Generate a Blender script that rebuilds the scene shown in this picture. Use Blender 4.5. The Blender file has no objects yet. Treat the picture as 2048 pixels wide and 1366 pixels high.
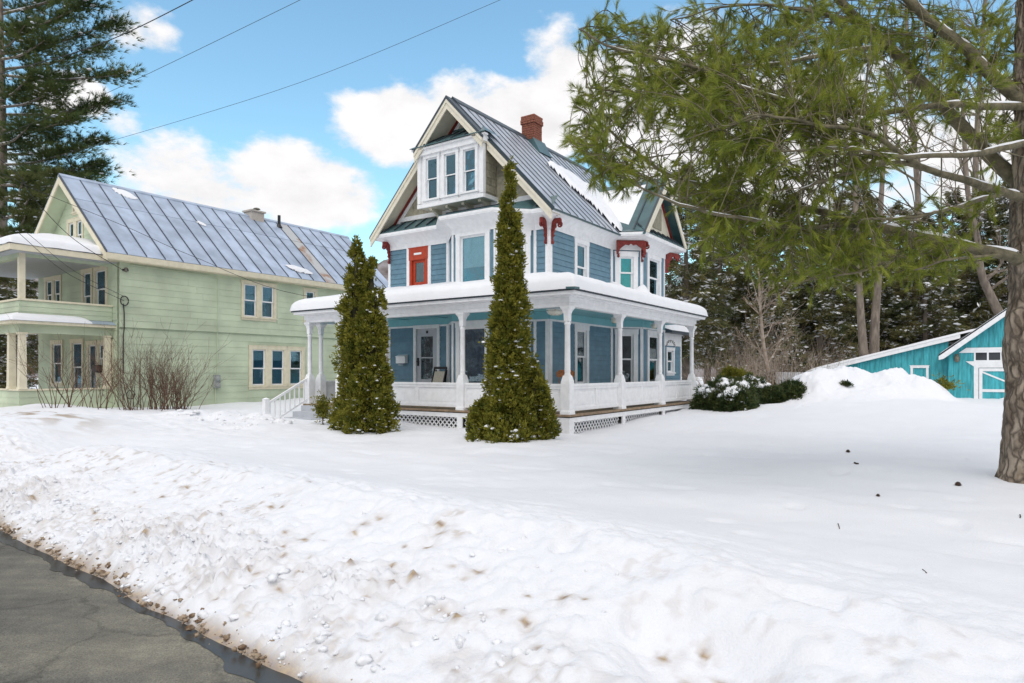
import bpy, math, random
import numpy as np
from mathutils import Vector
random.seed(7); rng = np.random.default_rng(7)
R = math.radians
scene = bpy.context.scene
col = scene.collection

# ------------------------------------------------------------------ camera
CAMZ, FPX, HV = 1.65, 1320.0, 743.0
cd = bpy.data.cameras.new('camera'); cam = bpy.data.objects.new('camera', cd); col.objects.link(cam)
cam.location = (0, 0, CAMZ); cam.rotation_euler = (R(90), 0, 0)
cd.sensor_width = 36; cd.lens = 36 * FPX / 2048; cd.shift_y = (HV - 683) / 2048
cd.clip_start = .05; cd.clip_end = 3000
scene.camera = cam

# ------------------------------------------------------------------ world, sun, exposure
SUN_EL, SUN_AZ = 56, 190          # azimuth: degrees clockwise from +Y (the view direction)
world = bpy.data.worlds.new('World'); scene.world = world; world.use_nodes = True
def build_world():
    nt = world.node_tree; N = nt.nodes; L = nt.links
    N.clear()
    out = N.new('ShaderNodeOutputWorld'); bg = N.new('ShaderNodeBackground'); bg.inputs[1].default_value = .15
    L.new(bg.outputs[0], out.inputs[0])
    sky = N.new('ShaderNodeTexSky'); sky.sky_type = 'NISHITA'; sky.sun_disc = False
    sky.sun_elevation = R(SUN_EL); sky.sun_rotation = R(SUN_AZ)
    sky.air_density = 1.3; sky.dust_density = .25; sky.ozone_density = 2.4
    def math_(op, a, b=None, c=None, clamp=False):
        n = N.new('ShaderNodeMath'); n.operation = op; n.use_clamp = clamp
        for i, s in enumerate((a, b, c)):
            if s is None: continue
            if isinstance(s, (int, float)): n.inputs[i].default_value = s
            else: L.new(s, n.inputs[i])
        return n.outputs[0]
    tc = N.new('ShaderNodeTexCoord'); sep = N.new('ShaderNodeSeparateXYZ'); L.new(tc.outputs['Generated'], sep.inputs[0])
    x, y, z = sep.outputs
    az = math_('ARCTAN2', x, y); el = math_('ARCSINE', z)
    # blobs of cumulus given as directions (azimuth, elevation, half sizes), the rest of the sky from noise alone
    acc = None
    for (u, v, ru, rv, k) in ((490, 355, 330, 115, .56), (250, 430, 280, 75, .38), (640, 400, 140, 70, .40), (300, 55, 125, 62, .45),
                              (800, 262, 180, 85, .58), (1060, 240, 280, 120, .6), (1120, 120, 120, 110, .5), (140, 190, 100, 50, .42),
                              (250, 255, 60, 38, .32), (1330, 240, 240, 210, .62), (1640, 300, 360, 210, .55), (60, 330, 160, 80, .35), (1980, 300, 220, 160, .5)):
        a0 = math.atan2(u - 1024, FPX); e0 = math.atan2(HV - v, math.hypot(FPX, u - 1024))
        c2 = math.cos(a0) ** 2; ra = ru / FPX * c2; re = rv / FPX * math.cos(a0)
        da = math_('DIVIDE', math_('SUBTRACT', az, a0), ra); de = math_('DIVIDE', math_('SUBTRACT', el, e0), re)
        r2 = math_('ADD', math_('MULTIPLY', da, da), math_('MULTIPLY', de, de))
        g = math_('MULTIPLY', math_('SUBTRACT', 1, r2, clamp=True), k)
        acc = g if acc is None else math_('MAXIMUM', acc, g)
    def fbm(dz, scale, det):
        mp = N.new('ShaderNodeMapping'); L.new(tc.outputs['Generated'], mp.inputs[0])
        mp.inputs['Scale'].default_value = (1, 1, 1.7); mp.inputs['Location'].default_value = (3.1, 1.7, dz)
        n = N.new('ShaderNodeTexNoise'); n.inputs['Scale'].default_value = scale; n.inputs['Detail'].default_value = det
        n.inputs['Roughness'].default_value = .58; L.new(mp.outputs[0], n.inputs[0]); return n.outputs[0]
    n1 = fbm(0, 7.5, 9); n2 = fbm(-.045, 7.5, 6)
    base = math_('ADD', math_('MULTIPLY', math_('SUBTRACT', n1, .5), 1.35), .0)
    # clouds away from the named blobs: large scale noise decides where banks stand
    big = fbm(4.2, 2.2, 3)
    def ramp(v, a, b):
        m = N.new('ShaderNodeMapRange'); m.interpolation_type = 'SMOOTHSTEP'; L.new(v, m.inputs[0]); m.inputs[1].default_value = a; m.inputs[2].default_value = b; return m.outputs[0]
    back = math_('MULTIPLY', math_('MAXIMUM', ramp(math_('ABSOLUTE', az), .78, 1.0), ramp(el, .56, .75)), math_('MULTIPLY', math_('SUBTRACT', big, .30, clamp=True), 2.4))
    dens = math_('ADD', math_('ADD', base, acc), math_('SUBTRACT', back, .17))
    mr = N.new('ShaderNodeMapRange'); mr.interpolation_type = 'SMOOTHSTEP'; L.new(dens, mr.inputs[0])
    mr.inputs[1].default_value = .0; mr.inputs[2].default_value = .24
    shade = math_('MULTIPLY', math_('SUBTRACT', n1, n2), 2.6)
    lum = math_('ADD', 5.6, math_('MULTIPLY', shade, 1.1))
    lum = math_('MINIMUM', math_('MAXIMUM', lum, 4.5), 5.8)
    cc = N.new('ShaderNodeCombineXYZ')
    L.new(lum, cc.inputs[0]); L.new(math_('MULTIPLY', lum, .985), cc.inputs[1]); L.new(math_('MULTIPLY', lum, .99), cc.inputs[2])
    tint = N.new('ShaderNodeMix'); tint.data_type = 'RGBA'; tint.blend_type = 'MULTIPLY'; tint.inputs[0].default_value = 1
    L.new(sky.outputs[0], tint.inputs[6]); tint.inputs[7].default_value = (1.06, 1.30, 1.22, 1)
    mix = N.new('ShaderNodeMix'); mix.data_type = 'RGBA'; L.new(mr.outputs[0], mix.inputs[0])
    L.new(tint.outputs[2], mix.inputs[6]); L.new(cc.outputs[0], mix.inputs[7])
    L.new(mix.outputs[2], bg.inputs[0])
build_world()
sd = bpy.data.lights.new('sun', 'SUN'); sun = bpy.data.objects.new('sun', sd); col.objects.link(sun)
sd.energy = 1.25; sd.angle = R(60); sd.color = (1, .93, .84)
_sv = Vector((math.sin(R(SUN_AZ)) * math.cos(R(SUN_EL)), math.cos(R(SUN_AZ)) * math.cos(R(SUN_EL)), math.sin(R(SUN_EL))))
sun.rotation_euler = _sv.to_track_quat('Z', 'Y').to_euler()
vs = scene.view_settings; vs.view_transform = 'Standard'; vs.look = 'None'; vs.exposure = 0.24; vs.gamma = 1
scene.cycles.max_bounces = 6; scene.cycles.transparent_max_bounces = 8
scene.cycles.use_denoising = True

# ------------------------------------------------------------------ coordinates
TH = R(34.5); CS, SN = math.cos(TH), math.sin(TH)
P0 = (1.2614, 15.0)               # front corner of the blue house's porch
def S(x, y, z=0.0):               # site frame (x right along the house front, y away from the street) -> world
    return (P0[0] + x * CS + y * SN, P0[1] - x * SN + y * CS, z)
def unS(X, Y):
    dx, dy = X - P0[0], Y - P0[1]
    return (dx * CS - dy * SN, dx * SN + dy * CS)
def at(u, v, Y):                  # a point Y metres away seen at (u, v)
    return ((u - 1024) / FPX * Y, Y, CAMZ + (HV - v) / FPX * Y)

# ------------------------------------------------------------------ materials
MATS = {}
def mat(name, color, rough=.6, var=.12, scale=6.0, color2=None, bump=0.0, bscale=40.0, spec=.35, metal=0.0, detail=4, rnd=0.0, coords='pos', stretch=None, lo=.35, hi=.65):
    m = bpy.data.materials.new(name); m.use_nodes = True; nt = m.node_tree; N = nt.nodes; L = nt.links
    b = N['Principled BSDF']; b.inputs['Roughness'].default_value = rough; b.inputs['Metallic'].default_value = metal
    b.inputs['Specular IOR Level'].default_value = spec
    if coords == 'pos':
        g = N.new('ShaderNodeNewGeometry'); src = g.outputs['Position']
    else:
        g = N.new('ShaderNodeTexCoord'); src = g.outputs['Object']
    mp = N.new('ShaderNodeMapping'); L.new(src, mp.inputs[0])
    if stretch: mp.inputs['Scale'].default_value = stretch
    n = N.new('ShaderNodeTexNoise'); n.inputs['Scale'].default_value = scale; n.inputs['Detail'].default_value = detail
    L.new(mp.outputs[0], n.inputs[0])
    r = N.new('ShaderNodeValToRGB'); r.color_ramp.elements[0].position = lo; r.color_ramp.elements[1].position = hi
    c = color; c2 = color2 or tuple(min(1, k * (1 + var)) for k in c); c1 = c if color2 else tuple(k * (1 - var) for k in c)
    r.color_ramp.elements[0].color = (*c1, 1); r.color_ramp.elements[1].color = (*c2, 1)
    L.new(n.outputs[0], r.inputs[0]); out = r.outputs[0]
    if rnd:
        oi = N.new('ShaderNodeObjectInfo'); hs = N.new('ShaderNodeHueSaturation'); mm = N.new('ShaderNodeMapRange')
        L.new(oi.outputs['Random'], mm.inputs[0]); mm.inputs[3].default_value = 1 - rnd; mm.inputs[4].default_value = 1 + rnd
        L.new(mm.outputs[0], hs.inputs['Value']); L.new(out, hs.inputs['Color']); out = hs.outputs[0]
    L.new(out, b.inputs['Base Color'])
    if bump:
        n2 = N.new('ShaderNodeTexNoise'); n2.inputs['Scale'].default_value = bscale; n2.inputs['Detail'].default_value = 5
        L.new(mp.outputs[0], n2.inputs[0]); bp = N.new('ShaderNodeBump'); bp.inputs['Strength'].default_value = bump
        bp.inputs['Distance'].default_value = .02; L.new(n2.outputs[0], bp.inputs['Height']); L.new(bp.outputs[0], b.inputs['Normal'])
    MATS[name] = m
    return m
M = MATS
mat('snow', (.75, .765, .80), .55, .02, 3, bump=.25, bscale=60, spec=.25)
mat('roof_snow', (.79, .80, .835), .55, .02, 3, bump=.2, bscale=30, spec=.25)
mat('blue_siding', (.125, .235, .31), .5, .1, 5, rnd=.07, bump=.06, bscale=60)
mat('teal_trim', (.20, .47, .52), .45, .05, 4)
mat('white_paint', (.83, .835, .85), .45, .05, 7, bump=.05, bscale=20)
mat('cream_paint', (.72, .67, .55), .5, .05, 6)
mat('grey_paint', (.47, .49, .53), .5, .05, 6)
mat('red_paint', (.19, .022, .017), .5, .3, 14, bump=.1)
mat('orange_red_paint', (.42, .05, .02), .45, .12, 10)
mat('shingle', (.34, .315, .24), .75, .14, 12, rnd=.22, bump=.2, bscale=90)
mat('green_metal', (.055, .115, .125), .32, .15, 3, spec=.5, rnd=.05)
mat('roof_panel_metal', (.44, .47, .53), .4, .12, 2.5, spec=.5, metal=.25, rnd=.08)
mat('seam_metal', (.045, .06, .075), .4, .1, 5)
mat('grey_roof', (.41, .48, .60), .42, .16, 1.6, metal=.3, rnd=.10, detail=8)
mat('grey_seam', (.055, .07, .10), .45, .1, 5)
mat('rusty_roof', (.46, .47, .48), .6, .2, 1.3, color2=(.30, .16, .09), lo=.56, hi=.68, detail=6)
mat('green_siding', (.51, .575, .42), .55, .13, 1.0, rnd=.03, bump=.05, bscale=50)
mat('green_cream', (.72, .66, .50), .5, .06, 6)
mat('brick', (.27, .10, .065), .85, .45, 34, rnd=.2, bump=.3, bscale=90)
mat('mortar', (.5, .45, .4), .9, .1, 20)
mat('wood_deck', (.28, .2, .13), .7, .25, 8)
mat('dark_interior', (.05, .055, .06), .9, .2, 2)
mat('curtain', (.72, .72, .72), .8, .08, 18, stretch=(1, 1, .15))
mat('shade_cloth', (.80, .82, .80), .8, .05, 8)
mat('blue_curtain', (.06, .12, .25), .8, .3, 12, stretch=(1, 1, .2))
mat('black_plastic', (.02, .02, .022), .4, .2, 20)
mat('beige_sling', (.5, .46, .38), .8, .1, 30)
mat('chair_wood', (.33, .13, .05), .5, .3, 15)
mat('brass', (.55, .42, .18), .35, .1, 20, metal=.6)
mat('lamp_glass', (.7, .68, .6), .3, .1, 10)
mat('garage_teal', (.055, .36, .41), .65, .25, 5, rnd=.12, stretch=(3, 3, .4), bump=.08)
mat('asphalt', (.165, .16, .145), .85, .25, .9, color2=(.28, .27, .235), detail=9, bump=.5, bscale=130, spec=.3)
mat('wet_asphalt', (.05, .048, .044), .3, .3, 2, spec=.3)
mat('dirty_ice', (.13, .075, .04), .75, .3, 16, color2=(.42, .33, .24), bump=.4, bscale=50)
mat('clean_clod', (.75, .76, .79), .55, .03, 10, color2=(.80, .81, .845), bump=.3, bscale=50)
mat('cedar_leaf', (.065, .09, .012), .65, .3, 6, color2=(.32, .29, .045), spec=.2, detail=5, lo=.3, hi=.7)
mat('cedar_core', (.035, .032, .012), .9, .3, 6)
mat('pine_needle', (.105, .155, .014), .5, .2, 7, color2=(.36, .38, .06), spec=.3, detail=5, lo=.32, hi=.68)
mat('far_pine_needle', (.045, .08, .03), .6, .3, .8, color2=(.15, .18, .055), spec=.2)
mat('pale_pine_needle', (.06, .085, .025), .6, .3, .8, color2=(.14, .15, .05), spec=.2)
mat('spruce_needle', (.07, .09, .04), .65, .3, .9, color2=(.23, .205, .085), spec=.2)
mat('yew_leaf', (.025, .05, .018), .5, .3, 5, color2=(.10, .12, .035), spec=.35)
mat('bark', (.19, .145, .105), .9, .35, 11, color2=(.40, .33, .26), bump=1, bscale=24, stretch=(1, 1, .35), detail=7)
mat('limb_bark', (.09, .08, .05), .9, .3, 10, color2=(.19, .165, .105), bump=.6, bscale=40)
mat('grey_bark', (.20, .165, .135), .9, .3, 8, bump=.6, bscale=30, stretch=(1, 1, .3))
mat('twig', (.13, .075, .05), .85, .3, 8)
mat('brush_twig', (.25, .18, .13), .85, .3, 5, color2=(.44, .37, .31))
mat('wire', (.03, .03, .032), .6, .1, 5)
mat('meter_grey', (.32, .34, .33), .4, .1, 10)
mat('cone_brown', (.05, .03, .02), .8, .3, 30)
mat('hill_wood', (.10, .08, .075), 1, .3, .12, color2=(.27, .25, .26), detail=8)
mat('fence_white', (.6, .62, .65), .6, .1, 5)
mat('tarnish', (.16, .15, .12), .6, .3, 12)
def glass(name, tint, refl, rough=.02, gc=(.9, .97, 1)):
    m = bpy.data.materials.new(name); m.use_nodes = True; nt = m.node_tree; N = nt.nodes; L = nt.links
    N.remove(N['Principled BSDF']); out = N['Material Output']
    t = N.new('ShaderNodeBsdfTransparent'); t.inputs[0].default_value = (*tint, 1)
    g = N.new('ShaderNodeBsdfGlossy'); g.inputs['Roughness'].default_value = rough; g.inputs[0].default_value = (*gc, 1)
    lw = N.new('ShaderNodeLayerWeight'); lw.inputs[0].default_value = .35
    mr = N.new('ShaderNodeMapRange'); L.new(lw.outputs['Fresnel'], mr.inputs[0]); mr.inputs[3].default_value = refl; mr.inputs[4].default_value = .95
    # slight waviness of old panes
    gm = N.new('ShaderNodeNewGeometry'); n = N.new('ShaderNodeTexNoise'); n.inputs['Scale'].default_value = 3.0; L.new(gm.outputs['Position'], n.inputs[0])
    bp = N.new('ShaderNodeBump'); bp.inputs['Strength'].default_value = .06; bp.inputs['Distance'].default_value = .05; L.new(n.outputs[0], bp.inputs['Height'])
    L.new(bp.outputs[0], g.inputs['Normal'])
    mx = N.new('ShaderNodeMixShader'); L.new(mr.outputs[0], mx.inputs[0]); L.new(t.outputs[0], mx.inputs[1]); L.new(g.outputs[0], mx.inputs[2])
    L.new(mx.outputs[0], out.inputs[0]); MATS[name] = m
glass('window_glass', (.80, .90, .92), .12, .02, (.42, .68, .80))  # blue of the reflected sky is put into the gloss tint
glass('teal_glass', (.45, .75, .72), .16, .02, (.35, .72, .70))
glass('dark_glass', (.6, .72, .74), .045)
def cracked(name, sc, stretch, depth):
    m = MATS[name]; nt = m.node_tree; N = nt.nodes; L = nt.links; b = N['Principled BSDF']; src = b.inputs['Base Color'].links[0].from_socket
    g = N.new('ShaderNodeNewGeometry'); n = N.new('ShaderNodeTexNoise'); n.inputs['Scale'].default_value = 5; L.new(g.outputs['Position'], n.inputs[0])
    ad = N.new('ShaderNodeVectorMath'); ad.operation = 'MULTIPLY_ADD'; L.new(n.outputs['Color'], ad.inputs[0]); ad.inputs[1].default_value = (.16, .16, .3); L.new(g.outputs['Position'], ad.inputs[2])
    mp = N.new('ShaderNodeMapping'); mp.inputs['Scale'].default_value = stretch; L.new(ad.outputs[0], mp.inputs[0])
    v = N.new('ShaderNodeTexVoronoi'); v.feature = 'DISTANCE_TO_EDGE'; v.inputs['Scale'].default_value = sc; L.new(mp.outputs[0], v.inputs[0])
    r = N.new('ShaderNodeMapRange'); L.new(v.outputs['Distance'], r.inputs[0]); r.inputs[1].default_value = .0; r.inputs[2].default_value = .22; r.inputs[3].default_value = .40; r.inputs[4].default_value = 1
    mx = N.new('ShaderNodeMix'); mx.data_type = 'RGBA'; mx.blend_type = 'MULTIPLY'; mx.inputs[0].default_value = 1; L.new(src, mx.inputs[6]); L.new(r.outputs[0], mx.inputs[7]); L.new(mx.outputs[2], b.inputs['Base Color'])
    bp = N.new('ShaderNodeBump'); bp.inputs['Strength'].default_value = 1; bp.inputs['Distance'].default_value = depth; L.new(r.outputs[0], bp.inputs['Height'])
    if b.inputs['Normal'].links: L.new(b.inputs['Normal'].links[0].from_socket, bp.inputs['Normal'])
    L.new(bp.outputs[0], b.inputs['Normal'])
cracked('bark', 12, (1, 1, .30), .03)
def asphalt():
    m = MATS['asphalt']; nt = m.node_tree; N = nt.nodes; L = nt.links; b = N['Principled BSDF']; src = b.inputs['Base Color'].links[0].from_socket; g = N.new('ShaderNodeNewGeometry')
    def layer(src, sc, stretch, rot, c0, c1, lo, hi):
        mp = N.new('ShaderNodeMapping'); mp.inputs['Rotation'].default_value = (0, 0, rot); mp.inputs['Scale'].default_value = stretch; L.new(g.outputs['Position'], mp.inputs[0])
        n = N.new('ShaderNodeTexNoise'); n.inputs['Scale'].default_value = sc; n.inputs['Detail'].default_value = 6; n.inputs['Roughness'].default_value = .65; L.new(mp.outputs[0], n.inputs[0])
        r = N.new('ShaderNodeValToRGB'); r.color_ramp.elements[0].position = lo; r.color_ramp.elements[1].position = hi; r.color_ramp.elements[0].color = (*c0, 1); r.color_ramp.elements[1].color = (*c1, 1); L.new(n.outputs[0], r.inputs[0])
        mx = N.new('ShaderNodeMix'); mx.data_type = 'RGBA'; mx.blend_type = 'MULTIPLY'; mx.inputs[0].default_value = 1; L.new(src, mx.inputs[6]); L.new(r.outputs[0], mx.inputs[7]); return mx.outputs[2]
    o = layer(src, 1.6, (.25, 1.6, 1), TH, (.72, .72, .74), (1.2, 1.18, 1.1), .35, .68)     # salt streaks along the road
    o = layer(o, 90, (1, 1, 1), 0, (.55, .55, .56), (1.35, 1.34, 1.3), .3, .7)                # aggregate
    o = layer(o, 7, (1, 1, 1), 0, (.8, .8, .8), (1.12, 1.12, 1.1), .3, .7)
    o = layer(o, .5, (1, 1, 1), 0, (.7, .7, .72), (1.1, 1.1, 1.06), .42, .60)                 # damp and dry patches
    n = N.new('ShaderNodeTexNoise'); n.inputs['Scale'].default_value = 3; n.inputs['Detail'].default_value = 5; L.new(g.outputs['Position'], n.inputs[0])
    ad = N.new('ShaderNodeVectorMath'); ad.operation = 'MULTIPLY_ADD'; L.new(n.outputs['Color'], ad.inputs[0]); ad.inputs[1].default_value = (.5, .5, .5); L.new(g.outputs['Position'], ad.inputs[2])
    v = N.new('ShaderNodeTexVoronoi'); v.feature = 'DISTANCE_TO_EDGE'; v.inputs['Scale'].default_value = .55; L.new(ad.outputs[0], v.inputs[0])
    r = N.new('ShaderNodeMapRange'); L.new(v.outputs['Distance'], r.inputs[0]); r.inputs[2].default_value = .012; r.inputs[3].default_value = .72; r.inputs[4].default_value = 1
    mx = N.new('ShaderNodeMix'); mx.data_type = 'RGBA'; mx.blend_type = 'MULTIPLY'; mx.inputs[0].default_value = 1; L.new(o, mx.inputs[6]); L.new(r.outputs[0], mx.inputs[7]); L.new(mx.outputs[2], b.inputs['Base Color'])
asphalt()
def leafy(name, tr=.35):          # let some light through leaves
    m = MATS[name]; nt = m.node_tree; N = nt.nodes; L = nt.links; b = N['Principled BSDF']
    src = b.inputs['Base Color'].links[0].from_socket
    t = N.new('ShaderNodeBsdfTranslucent'); L.new(src, t.inputs[0]); mx = N.new('ShaderNodeMixShader'); mx.inputs[0].default_value = tr
    L.new(b.outputs[0], mx.inputs[1]); L.new(t.outputs[0], mx.inputs[2]); L.new(mx.outputs[0], N['Material Output'].inputs[0])
for k in ('cedar_leaf', 'pine_needle', 'far_pine_needle', 'pale_pine_needle', 'spruce_needle', 'yew_leaf'): leafy(k)

# ------------------------------------------------------------------ helpers
def tag(o, label=None, cat=None, group=None, kind=None):
    for k, v in (('label', label), ('category', cat), ('group', group), ('kind', kind)):
        if v: o[k] = v
    return o
def empty(name, loc, rz=0.0):
    o = bpy.data.objects.new(name, None); o.location = loc; o.rotation_euler = (0, 0, rz); col.objects.link(o); return o
def link(name, me, m, parent=None, smooth=False):
    if m is not None: me.materials.append(MATS[m] if isinstance(m, str) else m)
    if smooth: me.polygons.foreach_set('use_smooth', [True] * len(me.polygons))
    o = bpy.data.objects.new(name, me); o.parent = parent; col.objects.link(o); return o
class Fr:                         # a wall frame: u along the wall from p to q, w outward, z up
    def __init__(s, p, q):
        s.p = p; s.L = math.hypot(q[0] - p[0], q[1] - p[1]); s.d = ((q[0] - p[0]) / s.L, (q[1] - p[1]) / s.L); s.n = (s.d[1], -s.d[0])
    def pt(s, u, w, z): return (s.p[0] + s.d[0] * u + s.n[0] * w, s.p[1] + s.d[1] * u + s.n[1] * w, z)
class MB:
    def __init__(s): s.v = []; s.f = []
    def add(s, vs, fs):
        n = len(s.v); s.v += [tuple(p) for p in vs]; s.f += [tuple(i + n for i in f) for f in fs]; return s
    def box(s, x0, x1, y0, y1, z0, z1, fr=None, y1t=None):
        y1t = y1 if y1t is None else y1t
        vs = [(x0, y0, z0), (x1, y0, z0), (x1, y1, z0), (x0, y1, z0), (x0, y0, z1), (x1, y0, z1), (x1, y1t, z1), (x0, y1t, z1)]
        fs = [(0, 3, 2, 1), (4, 5, 6, 7), (0, 1, 5, 4), (1, 2, 6, 5), (2, 3, 7, 6), (3, 0, 4, 7)]
        if fr: vs = [fr.pt(*p) for p in vs]; fs = [f[::-1] for f in fs]
        return s.add(vs, fs)
    def poly(s, pts, vec):        # a flat polygon swept by vec
        n = len(pts); vs = [tuple(p) for p in pts] + [(p[0] + vec[0], p[1] + vec[1], p[2] + vec[2]) for p in pts]
        fs = [tuple(range(n))[::-1], tuple(range(n, 2 * n))] + [(i, (i + 1) % n, n + (i + 1) % n, n + i) for i in range(n)]
        return s.add(vs, fs)
    def bar(s, a, b, w, h, up=(0, 0, 1)):   # a rectangular bar from a to b
        a = Vector(a); b = Vector(b); d = (b - a).normalized(); sd_ = d.cross(Vector(up)).normalized(); uu = sd_.cross(d)
        q = [sd_ * (i * w / 2) + uu * (j * h / 2) for i, j in ((-1, -1), (1, -1), (1, 1), (-1, 1))]
        return s.add([a + k for k in q] + [b + k for k in q], [(3, 2, 1, 0), (4, 5, 6, 7), (0, 1, 5, 4), (1, 2, 6, 5), (2, 3, 7, 6), (3, 0, 4, 7)])
    def tube(s, pts, rad, n=6, cap=True):
        pts = [Vector(p) for p in pts]; rad = rad if isinstance(rad, (list, tuple)) else [rad] * len(pts); rings = []; up = None
        for i, p in enumerate(pts):
            d = (pts[min(i + 1, len(pts) - 1)] - pts[max(i - 1, 0)]).normalized()
            if up is None: up = d.orthogonal().normalized()
            up = (up - d * up.dot(d)); up = up.normalized() if up.length > 1e-6 else d.orthogonal().normalized()
            s2 = d.cross(up)
            rings.append([p + (up * math.cos(2 * math.pi * k / n) + s2 * math.sin(2 * math.pi * k / n)) * rad[i] for k in range(n)])
        vs = [q for r in rings for q in r]; fs = []
        for i in range(len(rings) - 1):
            for k in range(n): fs.append((i * n + k, i * n + (k + 1) % n, (i + 1) * n + (k + 1) % n, (i + 1) * n + k))
        if cap: fs += [tuple(range(n))[::-1], tuple(range(len(vs) - n, len(vs)))]
        return s.add(vs, fs)
    def lathe(s, prof, x=0, y=0, n=12):
        vs = [(x + r * math.cos(2 * math.pi * k / n), y + r * math.sin(2 * math.pi * k / n), z) for r, z in prof for k in range(n)]; fs = []
        for i in range(len(prof) - 1):
            for k in range(n): fs.append((i * n + k, i * n + (k + 1) % n, (i + 1) * n + (k + 1) % n, (i + 1) * n + k))
        fs += [tuple(range(n))[::-1], tuple(range(len(vs) - n, len(vs)))]
        return s.add(vs, fs)
    def build(s, name, m, parent=None, smooth=False):
        me = bpy.data.meshes.new(name); me.from_pydata(s.v, [], s.f); me.update(); return link(name, me, m, parent, smooth)
def npmesh(name, V, F, m, parent=None, smooth=False):
    V = np.asarray(V, np.float32); F = np.asarray(F, np.int32); k = F.shape[1]
    me = bpy.data.meshes.new(name); me.vertices.add(len(V)); me.vertices.foreach_set('co', V.ravel())
    me.loops.add(F.size); me.loops.foreach_set('vertex_index', F.ravel())
    me.polygons.add(len(F)); me.polygons.foreach_set('loop_start', np.arange(0, F.size, k, dtype=np.int32))
    me.polygons.foreach_set('loop_total', np.full(len(F), k, np.int32)); me.update(calc_edges=True)
    return link(name, me, m, parent, smooth)
def _h(i, j, s): 
    n = (i * 374761393 + j * 668265263 + s * 1442695041) & 0xFFFFFFFF
    n = ((n ^ (n >> 13)) * 1274126177) & 0xFFFFFFFF
    return ((n ^ (n >> 16)) & 0xFFFFFF) / float(0xFFFFFF)
def vnoise(x, y, s=0):
    x = np.asarray(x, float); y = np.asarray(y, float); xi = np.floor(x).astype(np.int64); yi = np.floor(y).astype(np.int64)
    fx = x - xi; fy = y - yi; fx = fx * fx * (3 - 2 * fx); fy = fy * fy * (3 - 2 * fy)
    a, b, c, d = _h(xi, yi, s), _h(xi + 1, yi, s), _h(xi, yi + 1, s), _h(xi + 1, yi + 1, s)
    return (a * (1 - fx) + b * fx) * (1 - fy) + (c * (1 - fx) + d * fx) * fy
def fbm(x, y, o=4, s=0):
    t = 0; a = .5; n = 0
    for k in range(o): x, y = x * .8 - y * .6 + 7.3 * k, x * .6 + y * .8; t = t + a * vnoise(x * 2 ** k, y * 2 ** k, s + k); n += a; a *= .5
    return t / n
def ss(x, a, b):
    t = np.clip((np.asarray(x, float) - a) / (b - a), 0, 1); return t * t * (3 - 2 * t)
ORD = ['first', 'second', 'third', 'fourth', 'fifth', 'sixth', 'seventh', 'eighth', 'ninth', 'tenth', 'eleventh', 'twelfth', 'thirteenth', 'fourteenth', 'fifteenth', 'sixteenth', 'seventeenth', 'eighteenth']

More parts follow.
